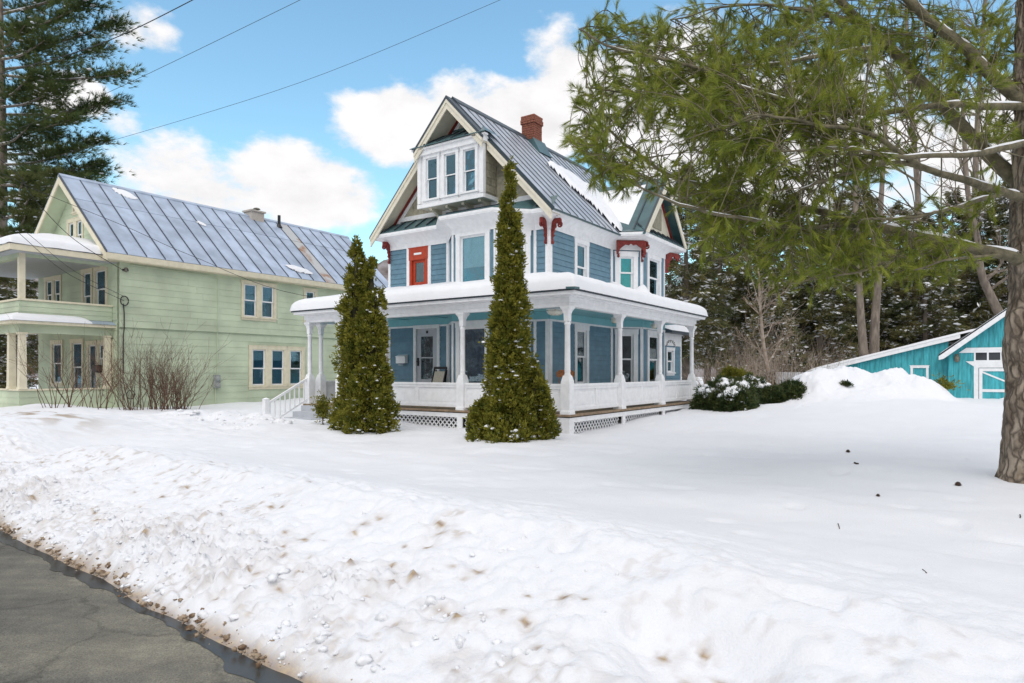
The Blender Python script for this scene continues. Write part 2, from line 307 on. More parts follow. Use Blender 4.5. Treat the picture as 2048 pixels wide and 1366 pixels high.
# ================================================================== ground: road, snow bank, lawn
def yedge(x): return -10.42 - .065 * (np.asarray(x, float) + 1.09) + .10 * (fbm(np.asarray(x, float) * .9, 0 * np.asarray(x, float) + 3.3, 4, 11) - .5) * 2
def lawn_h(x, y):
    return .27 + .2 * ss(y, 0, 9) + .10 * ss(y, 9, 22) + .12 * ss(-x, 6, 14) + .05 * ss(x, 1, 8) + .30 * np.exp(-(((x - 5.4) / 3.6) ** 2 + ((y - 9.6) / 3.4) ** 2)) + .045 * (fbm(x * .5, y * .5, 3, 21) - .5)
def ground_h(x, y, fine=True):
    x = np.asarray(x, float); y = np.asarray(y, float); d = y - yedge(x); lw = lawn_h(x, y)
    crest = .58 + .14 * (fbm(x * .6, x * 0 + 1.5, 3, 31) - .5) - .16 * ss(x, 4.5, 8.5)
    dd = np.clip(d, 0, None); t = np.clip(dd / 1.7, 0, 1)
    rise = crest * (t ** .8) * (1 - .12 * (1 - t) * t * 4)
    rise = np.where(d < .25, np.minimum(rise, .05 + dd * .75 + 0 * rise), rise)
    fall = lw + (crest - lw) * np.exp(-(np.clip(d - 1.7, 0, None) / 1.35) ** 2)
    z = np.where(d < 1.7, rise, fall)
    # the shovelled gap to the left of the bank, and the bank beyond it
    z = z - .36 * np.exp(-((x + 5.6) / 1.3) ** 2) * ss(d, .5, 1.6) * (1 - ss(d, 2.2, 4.2))
    z = z + .34 * np.exp(-(((x + 9.6) / 2.0) ** 2 + ((y + 6.6) / 1.3) ** 2))
    z = z + .25 * np.exp(-(((x + 15.2) / 3.4) ** 2 + ((y + 4.6) / 1.2) ** 2)) * (.6 + .8 * fbm(x * 1.3, y * 1.3, 3, 44))
    for bx, by, bh, br in ((-9.3, -2.6, .24, .7), (-8.2, -2.2, .16, .5), (-7.3, -2.9, .2, .6), (-10.3, -3.2, .2, .8), (-6.2, -3.4, .1, .5), (-5.0, -1.0, .20, .55), (-8.6, -4.0, .1, .6)):
        z = z + bh * np.exp(-(((x - bx) / br) ** 2 + ((y - by) / br) ** 2)) * (.4 + 1.2 * fbm(x * 2.6, y * 2.6, 4, 51))
    # scooped hollow low in the bank
    z = z - .17 * np.exp(-(((x - 6.35) / .42) ** 2 + ((d - 1.02) / .30) ** 2) ** 2)
    z = z + .03 * np.exp(-(((x - 8.1) / .62) ** 2 + ((y + 3.05) / .62) ** 2))
    if fine:
        rough = ss(d, .0, .25) * (1 - ss(d, 1.6, 2.6)) * (.55 + .6 * fbm(x * .8, y * .8, 3, 15))
        low = 1 - ss(d, .15, 1.15)
        lumps = np.abs(fbm(x * 5.5, y * 5.5, 4, 61) - .5) * 2
        rid = 1 - np.abs(vnoise(x * 9, y * 9, 71) - .5) * 2
        z = z + ss(d, .1, .4) * (1 - ss(d, 2.0, 3.2)) * (.016 * (fbm(x * 17, y * 17, 3, 441) - .5) + .035 * (fbm(x * 4.2, y * 4.2, 4, 442) - .5))
        z = z + rough * (.075 * (lumps - .3) + .03 * (fbm(x * 14, y * 14, 3, 81) - .5)) * (1 - .35 * ss(x, 3.5, 6.5)) + rough * low * (.05 * (rid - .55) + .075 * (np.abs(fbm(x * 11, y * 11, 3, 73) - .5) * 2 - .25)) * (1 - .8 * ss(x, 4, 6))
        # broken crumbs of ploughed snow towards the foot
        cm = ss(d, .02, .12) * (1 - ss(d, .5, 1.45)) * (.35 + .9 * ss(fbm(x * 1.4, y * 1.4, 3, 401), .35, .6)) * (1 - .75 * ss(x, 4.2, 6.2))
        wx = x + .03 * fbm(x * 9, y * 9, 2, 402); wy = y + .03 * fbm(x * 9, y * 9, 2, 403)
        for f, am, s in ((8., .046, 410), (17., .036, 420), (34., .021, 430)):
            f1, f2, hh = worley(wx, wy, f, s); z = z + cm * am * (np.clip((f2 - f1) * 1.9, 0, 1) ** .7) * (.25 + hh)
        lw2 = ss(d, 1.4, 3.0)
        z = z + lw2 * (.06 * (fbm(x * 1.1, y * 1.6, 4, 91) - .5) + .16 * ss(d, 2.5, 5) * (fbm(x * .42, y * .55, 3, 97) - .5) - .022 * ss(vnoise(x * 2.3, y * 2.9, 96), .80, .93) + .006 * (fbm(x * 9, y * 9, 3, 95) - .5))
        near_stairs = np.exp(-(((x + 8.8) / 4.6) ** 2 + ((y + 3.8) / 2.6) ** 2))
        z = z + near_stairs * .17 * (fbm(x * 4, y * 4, 4, 99) - .45)
        # scattered pits and footprints
        pit = vnoise(x * 4.2, y * 4.2, 121); z = z - .05 * ss(pit, .82, .95) * rough * ss(d, .4, .9)
    return np.where(d < 0, -.04, z)
def worley(x, y, f, s):
    X = np.asarray(x, float) * f; Y = np.asarray(y, float) * f; xi = np.floor(X).astype(np.int64); yi = np.floor(Y).astype(np.int64); f1 = np.full(X.shape, 9.); f2 = np.full(X.shape, 9.); hh = np.zeros(X.shape)
    for i in (-1, 0, 1):
        for j in (-1, 0, 1):
            cx = xi + i; cy = yi + j; d = np.hypot(cx + _h(cx, cy, s) - X, cy + _h(cx, cy, s + 1) - Y); n = d < f1
            f2 = np.where(n, f1, np.minimum(f2, d)); hh = np.where(n, _h(cx, cy, s + 2), hh); f1 = np.where(n, d, f1)
    return f1, f2, hh
def gz(x, y): return float(ground_h(np.array([x]), np.array([y]), False)[0])
def gw(X, Y): return gz(*unS(X, Y))

def axis(segs):
    out = [segs[0][0]]
    for a, b, st in segs:
        n = max(1, int(round((b - a) / st))); out += [a + (b - a) * (i + 1) / n for i in range(n)]
    return np.array(out)
gxs = axis(((-70, -30, 2.0), (-30, -12, .25), (-12, -4, .06), (-4, 10.5, .024), (10.5, 14, .1), (14, 30, .5), (30, 90, 3)))
gds = axis(((-.06, 2.6, .022), (2.6, 6, .06), (6, 14, .12), (14, 30, .4), (30, 80, 2.5)))
GX, GD = np.meshgrid(gxs, gds, indexing='ij'); GY = yedge(GX) + GD
GZ = ground_h(GX, GY)
GZ = np.where(GD <= 0, -.02, GZ)
WX = P0[0] + GX * CS + GY * SN; WY = P0[1] - GX * SN + GY * CS
def gridmesh(name, X, Y, Z, m, smooth=True, mask=None, under=None):
    a, b = X.shape; idx = np.arange(a * b).reshape(a, b)
    F = np.stack([idx[:-1, :-1], idx[1:, :-1], idx[1:, 1:], idx[:-1, 1:]], -1).reshape(-1, 4)
    if mask is not None: F = F[mask.reshape(-1)]
    V = np.stack([X, Y, Z], -1).reshape(-1, 3)
    used = np.unique(F); rm = np.full(len(V), -1); rm[used] = np.arange(len(used))
    V2, F2 = V[used], rm[F]
    if under is not None:
        U = np.stack([X, Y, under], -1).reshape(-1, 3)[used]; V2 = np.concatenate([V2, U]); F2 = np.concatenate([F2, F2[:, ::-1] + len(used)])
    return npmesh(name, V2, F2, m, None, smooth)
def snow_mat():
    m = bpy.data.materials.new('ground_snow'); m.use_nodes = True; nt = m.node_tree; N = nt.nodes; L = nt.links; b = N['Principled BSDF']
    b.inputs['Roughness'].default_value = .6; b.inputs['Specular IOR Level'].default_value = .2
    at_ = N.new('ShaderNodeAttribute'); at_.attribute_name = 'dirt'
    g = N.new('ShaderNodeNewGeometry')
    n = N.new('ShaderNodeTexNoise'); n.inputs['Scale'].default_value = 22; n.inputs['Detail'].default_value = 6; L.new(g.outputs['Position'], n.inputs[0])
    r = N.new('ShaderNodeValToRGB'); r.color_ramp.elements[0].color = (.20, .115, .055, 1); r.color_ramp.elements[1].color = (.50, .40, .28, 1)
    r.color_ramp.elements[0].position = .35; r.color_ramp.elements[1].position = .7; L.new(n.outputs[0], r.inputs[0])
    mu = N.new('ShaderNodeMath'); mu.operation = 'MULTIPLY_ADD'; L.new(n.outputs[0], mu.inputs[0]); mu.inputs[1].default_value = 1.1; mu.inputs[2].default_value = .45
    mm = N.new('ShaderNodeMath'); mm.operation = 'MULTIPLY'; mm.use_clamp = True; L.new(mu.outputs[0], mm.inputs[0]); L.new(at_.outputs['Fac'], mm.inputs[1])
    n3 = N.new('ShaderNodeTexNoise'); n3.inputs['Scale'].default_value = 1.3; n3.inputs['Detail'].default_value = 4; L.new(g.outputs['Position'], n3.inputs[0])
    r3 = N.new('ShaderNodeValToRGB'); r3.color_ramp.elements[0].color = (.735, .75, .795, 1); r3.color_ramp.elements[1].color = (.79, .80, .84, 1); L.new(n3.outputs[0], r3.inputs[0])
    mx = N.new('ShaderNodeMix'); mx.data_type = 'RGBA'; L.new(mm.outputs[0], mx.inputs[0]); L.new(r3.outputs[0], mx.inputs[6]); L.new(r.outputs[0], mx.inputs[7])
    L.new(mx.outputs[2], b.inputs['Base Color'])
    n2 = N.new('ShaderNodeTexNoise'); n2.inputs['Scale'].default_value = 55; n2.inputs['Detail'].default_value = 6; n2.inputs['Roughness'].default_value = .65; L.new(g.outputs['Position'], n2.inputs[0])
    bp = N.new('ShaderNodeBump'); bp.inputs['Strength'].default_value = .55; bp.inputs['Distance'].default_value = .016; L.new(n2.outputs[0], bp.inputs['Height']); L.new(bp.outputs[0], b.inputs['Normal'])
    MATS['ground_snow'] = m
snow_mat()
ground = tag(gridmesh('snow_ground', WX, WY, GZ, 'ground_snow'), 'snow covered front lawn and ploughed roadside bank', None, None, 'structure')
_sr = np.random.default_rng(42); SPOTS = []
for cxs, cds, nn, spx, spd in ((.2, .9, 10, .8, .4), (2.6, .8, 18, .8, .35), (4.1, .95, 26, .7, .35), (5.4, .75, 14, .5, .25), (-2.5, 1.3, 10, .8, .35), (1.4, 1.2, 12, 1.2, .35), (6.4, .9, 5, .4, .2)):
    for k in range(nn): SPOTS.append((cxs + _sr.normal() * spx, max(.12, cds + _sr.normal() * spd), _sr.uniform(.010, .032), _sr.uniform(.7, 1.5)))
def spots_f(x, d):
    t = np.zeros(x.shape); m = (d > 0) & (d < 2.4) & (x > -6) & (x < 9); xs, ds = x[m], d[m]; v = np.zeros(xs.shape); wob = 1 + 1.1 * (fbm(xs * 18, ds * 18, 3, 511) - .5); gr = fbm(xs * 30, ds * 30, 3, 512)
    for (a, b, r, k) in SPOTS:
        q = np.sqrt(((xs - a) / 1.25) ** 2 + ((ds - b) * 1.1) ** 2) * wob; v = np.maximum(v, np.maximum(k * np.exp(-(q / r) ** 2) * (.5 + gr), .34 * k * np.exp(-(q / (r * 2.6)) ** 2) * ss(gr, .30, .62)))
    t[m] = v; return t
def dirt_f(x, y):
    d = y - yedge(x)
    a = .85 * (1 - ss(d + .12 * (fbm(x * 5, y * 5, 3, 147) - .5), .0, .12))
    patches = ss(fbm(x * 1.1 + 5, y * 1.1, 3, 131), .44, .60) * np.maximum(ss(fbm(x * 13, y * 13, 4, 141), .60, .74), .24 * ss(fbm(x * 4.7, y * 4.7, 4, 142), .52, .70)) * ss(d, 0, .1) * (1 - ss(d, 1.5, 2.2))
    low = ss(fbm(x * 6.5, y * 6.5, 3, 151), .56, .74) * (1 - ss(d, .35, 1.0)) * .75
    f1, f2, hh = worley(x + .03 * fbm(x * 9, y * 9, 2, 402), y + .03 * fbm(x * 9, y * 9, 2, 403), 9., 410)
    cre = (1 - ss(f2 - f1, .0, .28)) * ss(fbm(x * 2.2, y * 2.2, 3, 145), .42, .62) * (1 - ss(d, .35, 1.0)) * .7
    far = np.exp(-(((x + 9.4) / 1.5) ** 2 + ((y + 6.9) / .7) ** 2)) * ss(fbm(x * 3, y * 3, 4, 161), .45, .6)
    f2_ = np.exp(-(((x + 3.9) / .5) ** 2 + ((d - 2.2) / .45) ** 2)) * ss(fbm(x * 4, y * 4, 4, 162), .45, .6)
    return np.clip(np.maximum.reduce([a, spots_f(x, d), patches * .5 * (1 - .6 * ss(x, 4.4, 6)), low * .3, far, f2_, cre * .6]), 0, 1)
_a = ground.data.attributes.new('dirt', 'FLOAT', 'POINT'); _d = dirt_f(GX, GY)
_a.data.foreach_set('value', _d.astype(np.float32).ravel())

# road sheet, wet gutter, far ground
def sheet(name, pts, m, label, kind='structure'):
    o = MB(); n = len(pts); o.add(pts, [tuple(range(n))]); return tag(o.build(name, m), label, None, None, kind)
RXs = np.linspace(-80, 80, 161); RDs = np.array([.5, .0, -.6, -2, -3.5, -5, -6.5])
X_, D_ = np.meshgrid(RXs, RDs, indexing='ij'); Y_ = -10.42 - .065 * (X_ + 1.09) + D_
road = gridmesh('road', P0[0] + X_ * CS + Y_ * SN, P0[1] - X_ * SN + Y_ * CS, .03 - .012 * np.abs(D_ + 3) - .0, 'asphalt')
tag(road, 'bare grey asphalt road along the snow bank', None, None, 'structure')
X2 = np.linspace(-10, 10, 420); wv = .012 + .34 * fbm(X2 * 1.9, X2 * 0, 5, 171) ** 2.6
Yo = -10.42 - .065 * (X2 + 1.09)
V_ = [];
for i, x in enumerate(X2):
    e = float(yedge(np.array([x]))[0]); 
    for t in (0.15, -.03, -.03 - float(wv[i])):
        yy = e + t; dd = yy - Yo[i]; V_.append(S(x, yy, .03 - .012 * abs(dd + 3) + .004))
F_ = [(i * 3 + k, (i + 1) * 3 + k, (i + 1) * 3 + k + 1, i * 3 + k + 1) for i in range(len(X2) - 1) for k in range(2)]
tag(npmesh('meltwater', V_, F_, 'wet_asphalt'), 'dark meltwater running along the foot of the snow bank', 'meltwater', None, 'stuff')
Xo, Do = np.meshgrid(np.linspace(-90, 90, 60), np.array([-6.3, -6.9, -7.6, -12, -30, -90]), indexing='ij'); Yo2 = -10.42 - .065 * (Xo + 1.09) + Do
gridmesh('verge', P0[0] + Xo * CS + Yo2 * SN, P0[1] - Xo * SN + Yo2 * CS, np.where(Do > -6.5, -.05, .35 + .2 * fbm(Xo, Do, 3, 5)) * 1.0, 'snow')['kind'] = 'structure'
sheet('ground', [(-900, -900, -.2), (900, -900, -.2), (900, 1500, -.2), (-900, 1500, -.2)], 'snow', 'flat snowy ground out to the horizon')
# wooded hill far behind, ring added all round to keep bright horizon from panes
ha = np.linspace(0, 2 * math.pi, 721); hr_ = np.array([230, 238, 246, 256, 268, 282, 298, 315, 335, 360, 400]); HA, HR = np.meshgrid(ha, hr_, indexing='ij'); HX, HY = HR * np.sin(HA), HR * np.cos(HA)
HZ = -1 + ss(HR, 228, 330) * (40 + 16 * np.exp(-(((HA - 6.1 + math.pi) % (2 * math.pi) - math.pi) / .28) ** 2) + 14 * (fbm(np.cos(HA) * 3 + 9, np.sin(HA) * 3 + 9, 3, 7) - .5)) + 3.4 * vnoise(HA * 110, HR * .33, 9) * ss(HR, 232, 240)
tag(gridmesh('hill', HX, HY, HZ, 'hill_wood', False), 'bare wooded hill far behind the houses, with an added ring around the valley', None, None, 'structure')

# snow clods and dirty ice at the foot of the bank
def clods(name, n, dr, sr, m, label, seed, xr=(-4.5, 7.8), sink=.1):
    r_ = np.random.default_rng(seed); ico = [(0, 0, 1)] + [(.894 * math.cos(a), .894 * math.sin(a), .447) for a in np.arange(5) * 2 * math.pi / 5] + [(.894 * math.cos(a), .894 * math.sin(a), -.447) for a in (np.arange(5) + .5) * 2 * math.pi / 5] + [(0, 0, -1)]
    fc = []
    for k in range(5):
        a, b = 1 + k, 1 + (k + 1) % 5; c, d = 6 + k, 6 + (k + 1) % 5
        fc += [(0, a, b), (a, c, b), (b, c, d), (11, d, c)]
    ico = np.array(ico); fc = np.array(fc)
    # subdivide once
    ed = {}; V = [tuple(v) for v in ico]; F = []
    def mid(i, j):
        k = (min(i, j), max(i, j))
        if k not in ed: p = (np.array(V[i]) + np.array(V[j])); V.append(tuple(p / np.linalg.norm(p))); ed[k] = len(V) - 1
        return ed[k]
    for a, b, c in fc: ab, bc, ca = mid(a, b), mid(b, c), mid(c, a); F += [(a, ab, ca), (b, bc, ab), (c, ca, bc), (ab, bc, ca)]
    B = np.array(V); F = np.array(F)
    x = r_.uniform(*xr, n); d = dr[0] + (dr[1] - dr[0]) * r_.random(n) ** 1.6; d = d + .02 * r_.normal(size=n); keep = r_.random(n) < .15 + 1.1 * ss(fbm(x * 1.7, d * 3, 3, seed), .35, .6); x, d = x[keep], d[keep]; n = len(x)
    y = yedge(x) + d; s_ = sr[0] + (sr[1] - sr[0]) * r_.random(n) ** 2.6; z = np.maximum(ground_h(x, y) + s_ * sink, .03)
    sc = s_[:, None, None] * r_.uniform(.55, 1.35, (n, 1, 3)) * np.array([1, 1, .7]); a = r_.uniform(0, 6.28, (n, 1))
    P = B[None] * (1 + .8 * (r_.random((n, len(B), 1)) - .5)) * sc; P = np.stack([P[..., 0] * np.cos(a) - P[..., 1] * np.sin(a), P[..., 0] * np.sin(a) + P[..., 1] * np.cos(a), P[..., 2]], -1)
    wx = P0[0] + x * CS + y * SN; wy = P0[1] - x * SN + y * CS; AV = [(P + np.stack([wx, wy, z], -1)[:, None, :]).reshape(-1, 3)]; AF = [(F[None] + (np.arange(n) * len(B))[:, None, None]).reshape(-1, 3)]
    return tag(npmesh(name, np.concatenate(AV), np.concatenate(AF), m, None, False), label, 'snow', None, 'stuff')
clods('snow_clods', 800, (.03, .8), (.008, .036), 'clean_clod', 'loose white snow clods on the lower face of the roadside bank', 3, (-4.5, 5.6), .0)
clods('snow_lumps', 120, (.5, 1.6), (.012, .035), 'clean_clod', 'scattered snow crumbs higher on the roadside bank', 4, (-5, 6), -.2)
clods('dirty_ice_rim', 900, (-.03, .09), (.004, .024), 'dirty_ice', 'brown gritty ice rim where the bank meets the road', 5, (-6, 7.8))
clods('shovelled_snow', 150, (6.2, 8.4), (.04, .13), 'clean_clod', 'shovelled snow chunks heaped by the porch steps', 6, (-11.5, -6.5), -.2)

# ================================================================== building helpers
def rect_minus(u0, u1, z0, z1, holes):
    zs = sorted({z0, z1} | {min(max(h[k], z0), z1) for h in holes for k in (2, 3)}); out = []
    for a, b in zip(zs, zs[1:]):
        if b - a < 1e-4: continue
        iv = [(u0, u1)]; zc = (a + b) / 2
        for h in holes:
            if h[2] < zc < h[3]:
                nx = []
                for p, q in iv:
                    if h[1] <= p or h[0] >= q: nx.append((p, q)); continue
                    if h[0] > p: nx.append((p, h[0]))
                    if h[1] < q: nx.append((h[1], q))
                iv = nx
        out += [(p, q, a, b) for p, q in iv if q - p > .004]
    return out
def wall(root, F, u0, u1, z0, z1, holes, m, th=.12, name='wall'):
    b = MB()
    for p, q, a, c in rect_minus(u0, u1, z0, z1, holes): b.box(p, q, -th, 0, a, c, F)
    return b.build(name, m, root)
def siding(par, F, u0, u1, z0, z1, ex, m, holes=(), clip=None, name='siding_board', th=.024):
    n = max(1, round((z1 - z0) / ex)); e = (z1 - z0) / n
    for k in range(n):
        a = z0 + k * e; c = a + e; iv = [(u0, u1)]
        if clip: iv = [clip((a + c) / 2)]
        for h in holes:
            if min(c, h[3]) - max(a, h[2]) > .35 * e:
                nx = []
                for p, q in iv:
                    if h[1] <= p or h[0] >= q: nx.append((p, q)); continue
                    if h[0] > p: nx.append((p, h[0]))
                    if h[1] < q: nx.append((h[1], q))
                iv = nx
        for p, q in iv:
            if q - p < .03: continue
            cuts = [p]; t = p + random.uniform(1.2, 3.6)      # boards are butted end to end
            while t < q - .6: cuts.append(t); t += random.uniform(2.4, 3.7)
            cuts.append(q)
            for e0, e1 in zip(cuts, cuts[1:]):
                j = random.uniform(-.0015, .0015); MB().box(e0 + .001, e1 - .001, .001, th + j, a + .002 + j, c + .004, F, y1t=.006).build(name, m, par)
def trim(root, F, rs, m, name='trim', w=.034):
    for (p, q, a, c) in rs: o = MB().box(p, q, .0005, w, a, c, F).build(name, m, root)
    return o
def window(root, F, u0, u1, z0, z1, cas=.1, cm='white_paint', sm='white_paint', gm='window_glass', split=.5, sill=True, top=None, shade=None, curtain=None, blinds=False, sash=.05, cur_m='curtain', casl=None, casr=None):
    """casing -> window object, with sash, panes and what hangs behind them as its children; u0..z1 is the opening"""
    top = cas if top is None else top; cl = cas if casl is None else casl; cr = cas if casr is None else casr
    b = MB(); b.box(u0 - cl, u0, .001, .04, z0 - .0, z1, F); b.box(u1, u1 + cr, .001, .04, z0, z1, F)
    b.box(u0 - cl - .015, u1 + cr + .015, .001, .046, z1, z1 + top, F); b.box(u0 - cl - .03, u1 + cr + .03, .001, .058, z1 + top, z1 + top + .022, F)
    if sill: b.box(u0 - cl - .03, u1 + cr + .03, .001, .075, z0 - .05, z0, F); b.box(u0 - cl, u1 + cr, .001, .036, z0 - .05 - cas * .7, z0 - .05, F)
    # reveal inside the opening
    for p, q, a, c in ((u0 - .002, u0 + .012, z0, z1), (u1 - .012, u1 + .002, z0, z1), (u0, u1, z1 - .012, z1 + .002), (u0, u1, z0 - .002, z0 + .012)): b.box(p, q, -.118, .0, a, c, F)
    w = b.build('window', cm, root)
    def leaf(a, c, off):
        s = MB(); p, q = u0 + .012, u1 - .012
        s.box(p, p + sash, off - .03, off, a, c, F); s.box(q - sash, q, off - .03, off, a, c, F)
        s.box(p + sash, q - sash, off - .03, off, a, a + sash, F); s.box(p + sash, q - sash, off - .03, off, c - sash * .8, c, F)
        s.build('sash', sm, w)
        MB().box(p + sash * .9, q - sash * .9, off - .017, off - .013, a + sash * .9, c - sash * .7, F).build('pane', gm, w)
    if split:
        zm = z0 + (z1 - z0) * split; leaf(zm - .02, z1 - .012, -.012); leaf(z0 + .012, zm + .022, -.045)
    else: leaf(z0 + .012, z1 - .012, -.02)
    if shade: MB().box(u0 + .03, u1 - .03, -.086, -.081, z1 - (z1 - z0) * shade, z1 - .01, F).build('roller_shade', 'shade_cloth', w)
    if blinds:
        b = MB(); k = z0 + .03; zt = z0 + (z1 - z0) * (split or .5)
        while k < zt: b.box(u0 + .03, u1 - .03, -.112, -.092, k, k + .022, F); k += .055
        b.build('blind', 'curtain', w)
    if curtain:
        for side in curtain:
            n = 10; wd = (u1 - u0) * (.34 if len(curtain) > 1 else .98); b = MB(); vs = []; fs = []
            for i in range(n + 1):
                uu = (u0 + wd * i / n) if side == 'l' else (u1 - wd * i / n); ww = -.14 + .02 * math.sin(i * 1.9)
                vs += [F.pt(uu, ww, z0), F.pt(uu, ww, z1)]
            for i in range(n): fs.append((2 * i, 2 * i + 2, 2 * i + 3, 2 * i + 1))
            b.add(vs, fs).build('curtain', cur_m, w)
    return w

# ================================================================== the blue house
SITE = (P0[0], P0[1], 0)
bh = tag(empty('victorian_house', SITE, -TH), 'blue two storey house with wraparound porch and steep gabled metal roof', 'house')
DK, EZ = .674, 5.87
foot = [(-7.4, 1.75), (-4.95, 1.75), (-4.2, 1.0), (-2.74, 1.0), (-1.99, 1.75), (-1.55, 1.75), (-1.55, 5.42), (-.85, 6.12), (-.85, 7.98), (-1.55, 8.68), (-1.55, 9.6), (-7.4, 9.6)]
eave = [(-7.78, 1.35), (-5.12, 1.35), (-4.37, .6), (-2.57, .6), (-1.84, 1.35), (-1.2, 1.35), (-1.2, 5.25), (-.5, 5.58), (-.5, 9.15), (-1.2, 9.3), (-1.2, 9.98), (-7.78, 9.98)]
FB = [Fr(foot[i], foot[(i + 1) % 12]) for i in range(12)]
Z1a, Z1b, Z2a, Z2b = DK, 3.01, 3.2, 5.40
W_ = 'white_paint'
def bwall(i, wins1=(), wins2=(), board=None, sid=True, corner=(.09, .09), ex=.146):
    F = FB[i]; holes = []; sh = []
    for (lst) in (wins1, wins2):
        for w in lst:
            holes.append((w['u'][0], w['u'][1], w['z'][0], w['z'][1])); c = w.get('cas', .1)
            sh.append((w['u'][0] - w.get('casl', c) - .005, w['u'][1] + w.get('casr', c) + .005, w['z'][0] - (.05 + c * .7 if w.get('sill', True) else 0), w['z'][1] + w.get('top', c) + .02))
    wo = wall(bh, F, 0, F.L, .45, 5.8, holes, 'blue_siding')
    cl, cr = corner
    if sid:
        siding(wo, F, cl, F.L - cr, DK + .02, 2.98, ex, 'blue_siding', [h for h in sh if h[2] < 3.1])
        siding(wo, F, cl, F.L - cr, 3.9, 5.42, ex, 'blue_siding', [h for h in sh if h[2] > 3.1])
    if cl: trim(bh, F, [(0, cl, DK, 2.98), (0, cl, 3.6, 5.46)], W_, 'corner_board')
    if cr: trim(bh, F, [(F.L - cr, F.L, DK, 2.98), (F.L - cr, F.L, 3.6, 5.46)], W_, 'corner_board')
    trim(bh, F, [(0, F.L, 2.98, 3.03)], W_, 'belt_trim', .045)
    trim(bh, F, [(0, F.L, 3.03, 3.3)], 'teal_trim', 'porch_frieze', .03)
    for w in list(wins1) + list(wins2):
        if w.get('door'): continue
        a = {k: v for k, v in w.items() if k not in ('u', 'z', 'door')}
        window(bh, F, w['u'][0], w['u'][1], w['z'][0], w['z'][1], **a)
    return wo
# front wall left of the bay: red framed window above, front door below
red = dict(u=(.995, 1.54), z=(4.25, 5.02), cas=.095, cm='orange_red_paint', sm='orange_red_paint', split=0, shade=.99, sill=False, top=.36, sash=.09, gm='dark_glass')
door = dict(u=(1.17, 2.01), z=(DK, 2.93), cas=.085, door=True, sill=False)
bwall(0, [door], [red])
F0 = FB[0]
trim(bh, F0, [(.90, 1.635, 4.02, 4.25)], 'orange_red_paint', 'red_apron', .045); trim(bh, F0, [(1.1, 1.4, 5.17, 5.23)], W_, 'worn_paint', .0535)
trim(bh, F0, [(.78, .895, 4.0, 5.42), (1.64, 1.76, 4.0, 5.42)], W_, 'window_casing', .036)
MB().box(1.05, 1.49, -.05, -.046, 4.3, 4.97, F0).build('lace_curtain', 'curtain', bh)
# front door with a long split glass
dr = MB(); a, b_, zt = 1.17, 2.01, 2.93
for p, q, c, d in ((a, a + .16, DK, zt), (b_ - .2, b_, DK, zt), (a + .16, b_ - .2, DK, 1.42), (a + .16, b_ - .2, 2.70, zt)): dr.box(p, q, -.05, -.005, c, d, F0)
dr.box(a + .16, b_ - .2, -.045, -.002, 2.045, 2.08, F0)
dr = dr.build('front_door', 'grey_paint', bh)
MB().box(a + .15, b_ - .19, -.03, -.026, 2.06, 2.71, F0).build('pane', 'dark_glass', dr); MB().box(a + .15, b_ - .19, -.03, -.026, 1.41, 2.06, F0).build('pane', 'dark_glass', dr)
MB().box(a + .17, b_ - .21, -.048, -.042, 1.42, 1.72, F0).build('red_curtain', 'red_paint', dr); MB().box(a + .2, b_ - .24, -.048, -.042, 2.55, 2.68, F0).build('red_curtain', 'red_paint', dr)
MB().box(a + .27, b_ - .34, -.048, -.042, 2.2, 2.38, F0).build('lace_panel', 'curtain', dr)
hd = MB(); hd.box(a + .03, a + .09, -.006, .02, 1.82, 2.06, F0); hd.tube([F0.pt(a + .06, .02, 1.95), F0.pt(a + .06, .07, 1.95), F0.pt(a + .16, .07, 1.95)], .015, 6); hd.build('handle', 'black_plastic', dr)
MB().box((a + b_) / 2 - .03, (a + b_) / 2 + .03, -.005, .02, 2.79, 2.87, F0).build('knocker', 'black_plastic', dr)
dt = MB(); dt.box(a - .1, a, .001, .05, DK, zt, F0); dt.box(b_, b_ + .1, .001, .05, DK, zt, F0); dt.box(a - .1, b_ + .1, .001, .055, zt, zt + .11, F0)
for k in range(14):                 # small beads of the carved casing
    z = DK + .75 + k * .115
    for u in (a - .05, b_ + .05): dt.box(u - .012, u + .012, .05, .062, z, z + .05, F0)
for k in range(9): dt.box(a + .02 + k * .09, a + .07 + k * .09, .055, .066, zt + .045, zt + .07, F0)
dt.build('door_casing', W_, bh)
# the projecting front bay
bwall(1, sid=False, corner=(.10, .06))
bwall(2, [dict(u=(.27, 1.14), z=(1.15, 2.85), cas=.14, split=0, gm='dark_glass', sash=.05, curtain=('r',), cur_m='blue_curtain')], [dict(u=(.27, 1.14), z=(3.95, 5.33), cas=.14, top=.1, split=0, gm='window_glass', shade=.62)], sid=False, corner=(.045, .045))
bwall(3, [dict(u=(.28, .80), z=(1.15, 2.8), cas=.13, gm='dark_glass')], [dict(u=(.28, .80), z=(3.95, 5.26), cas=.13)], sid=False, corner=(.045, .045))
bwall(4, corner=(.06, .10))
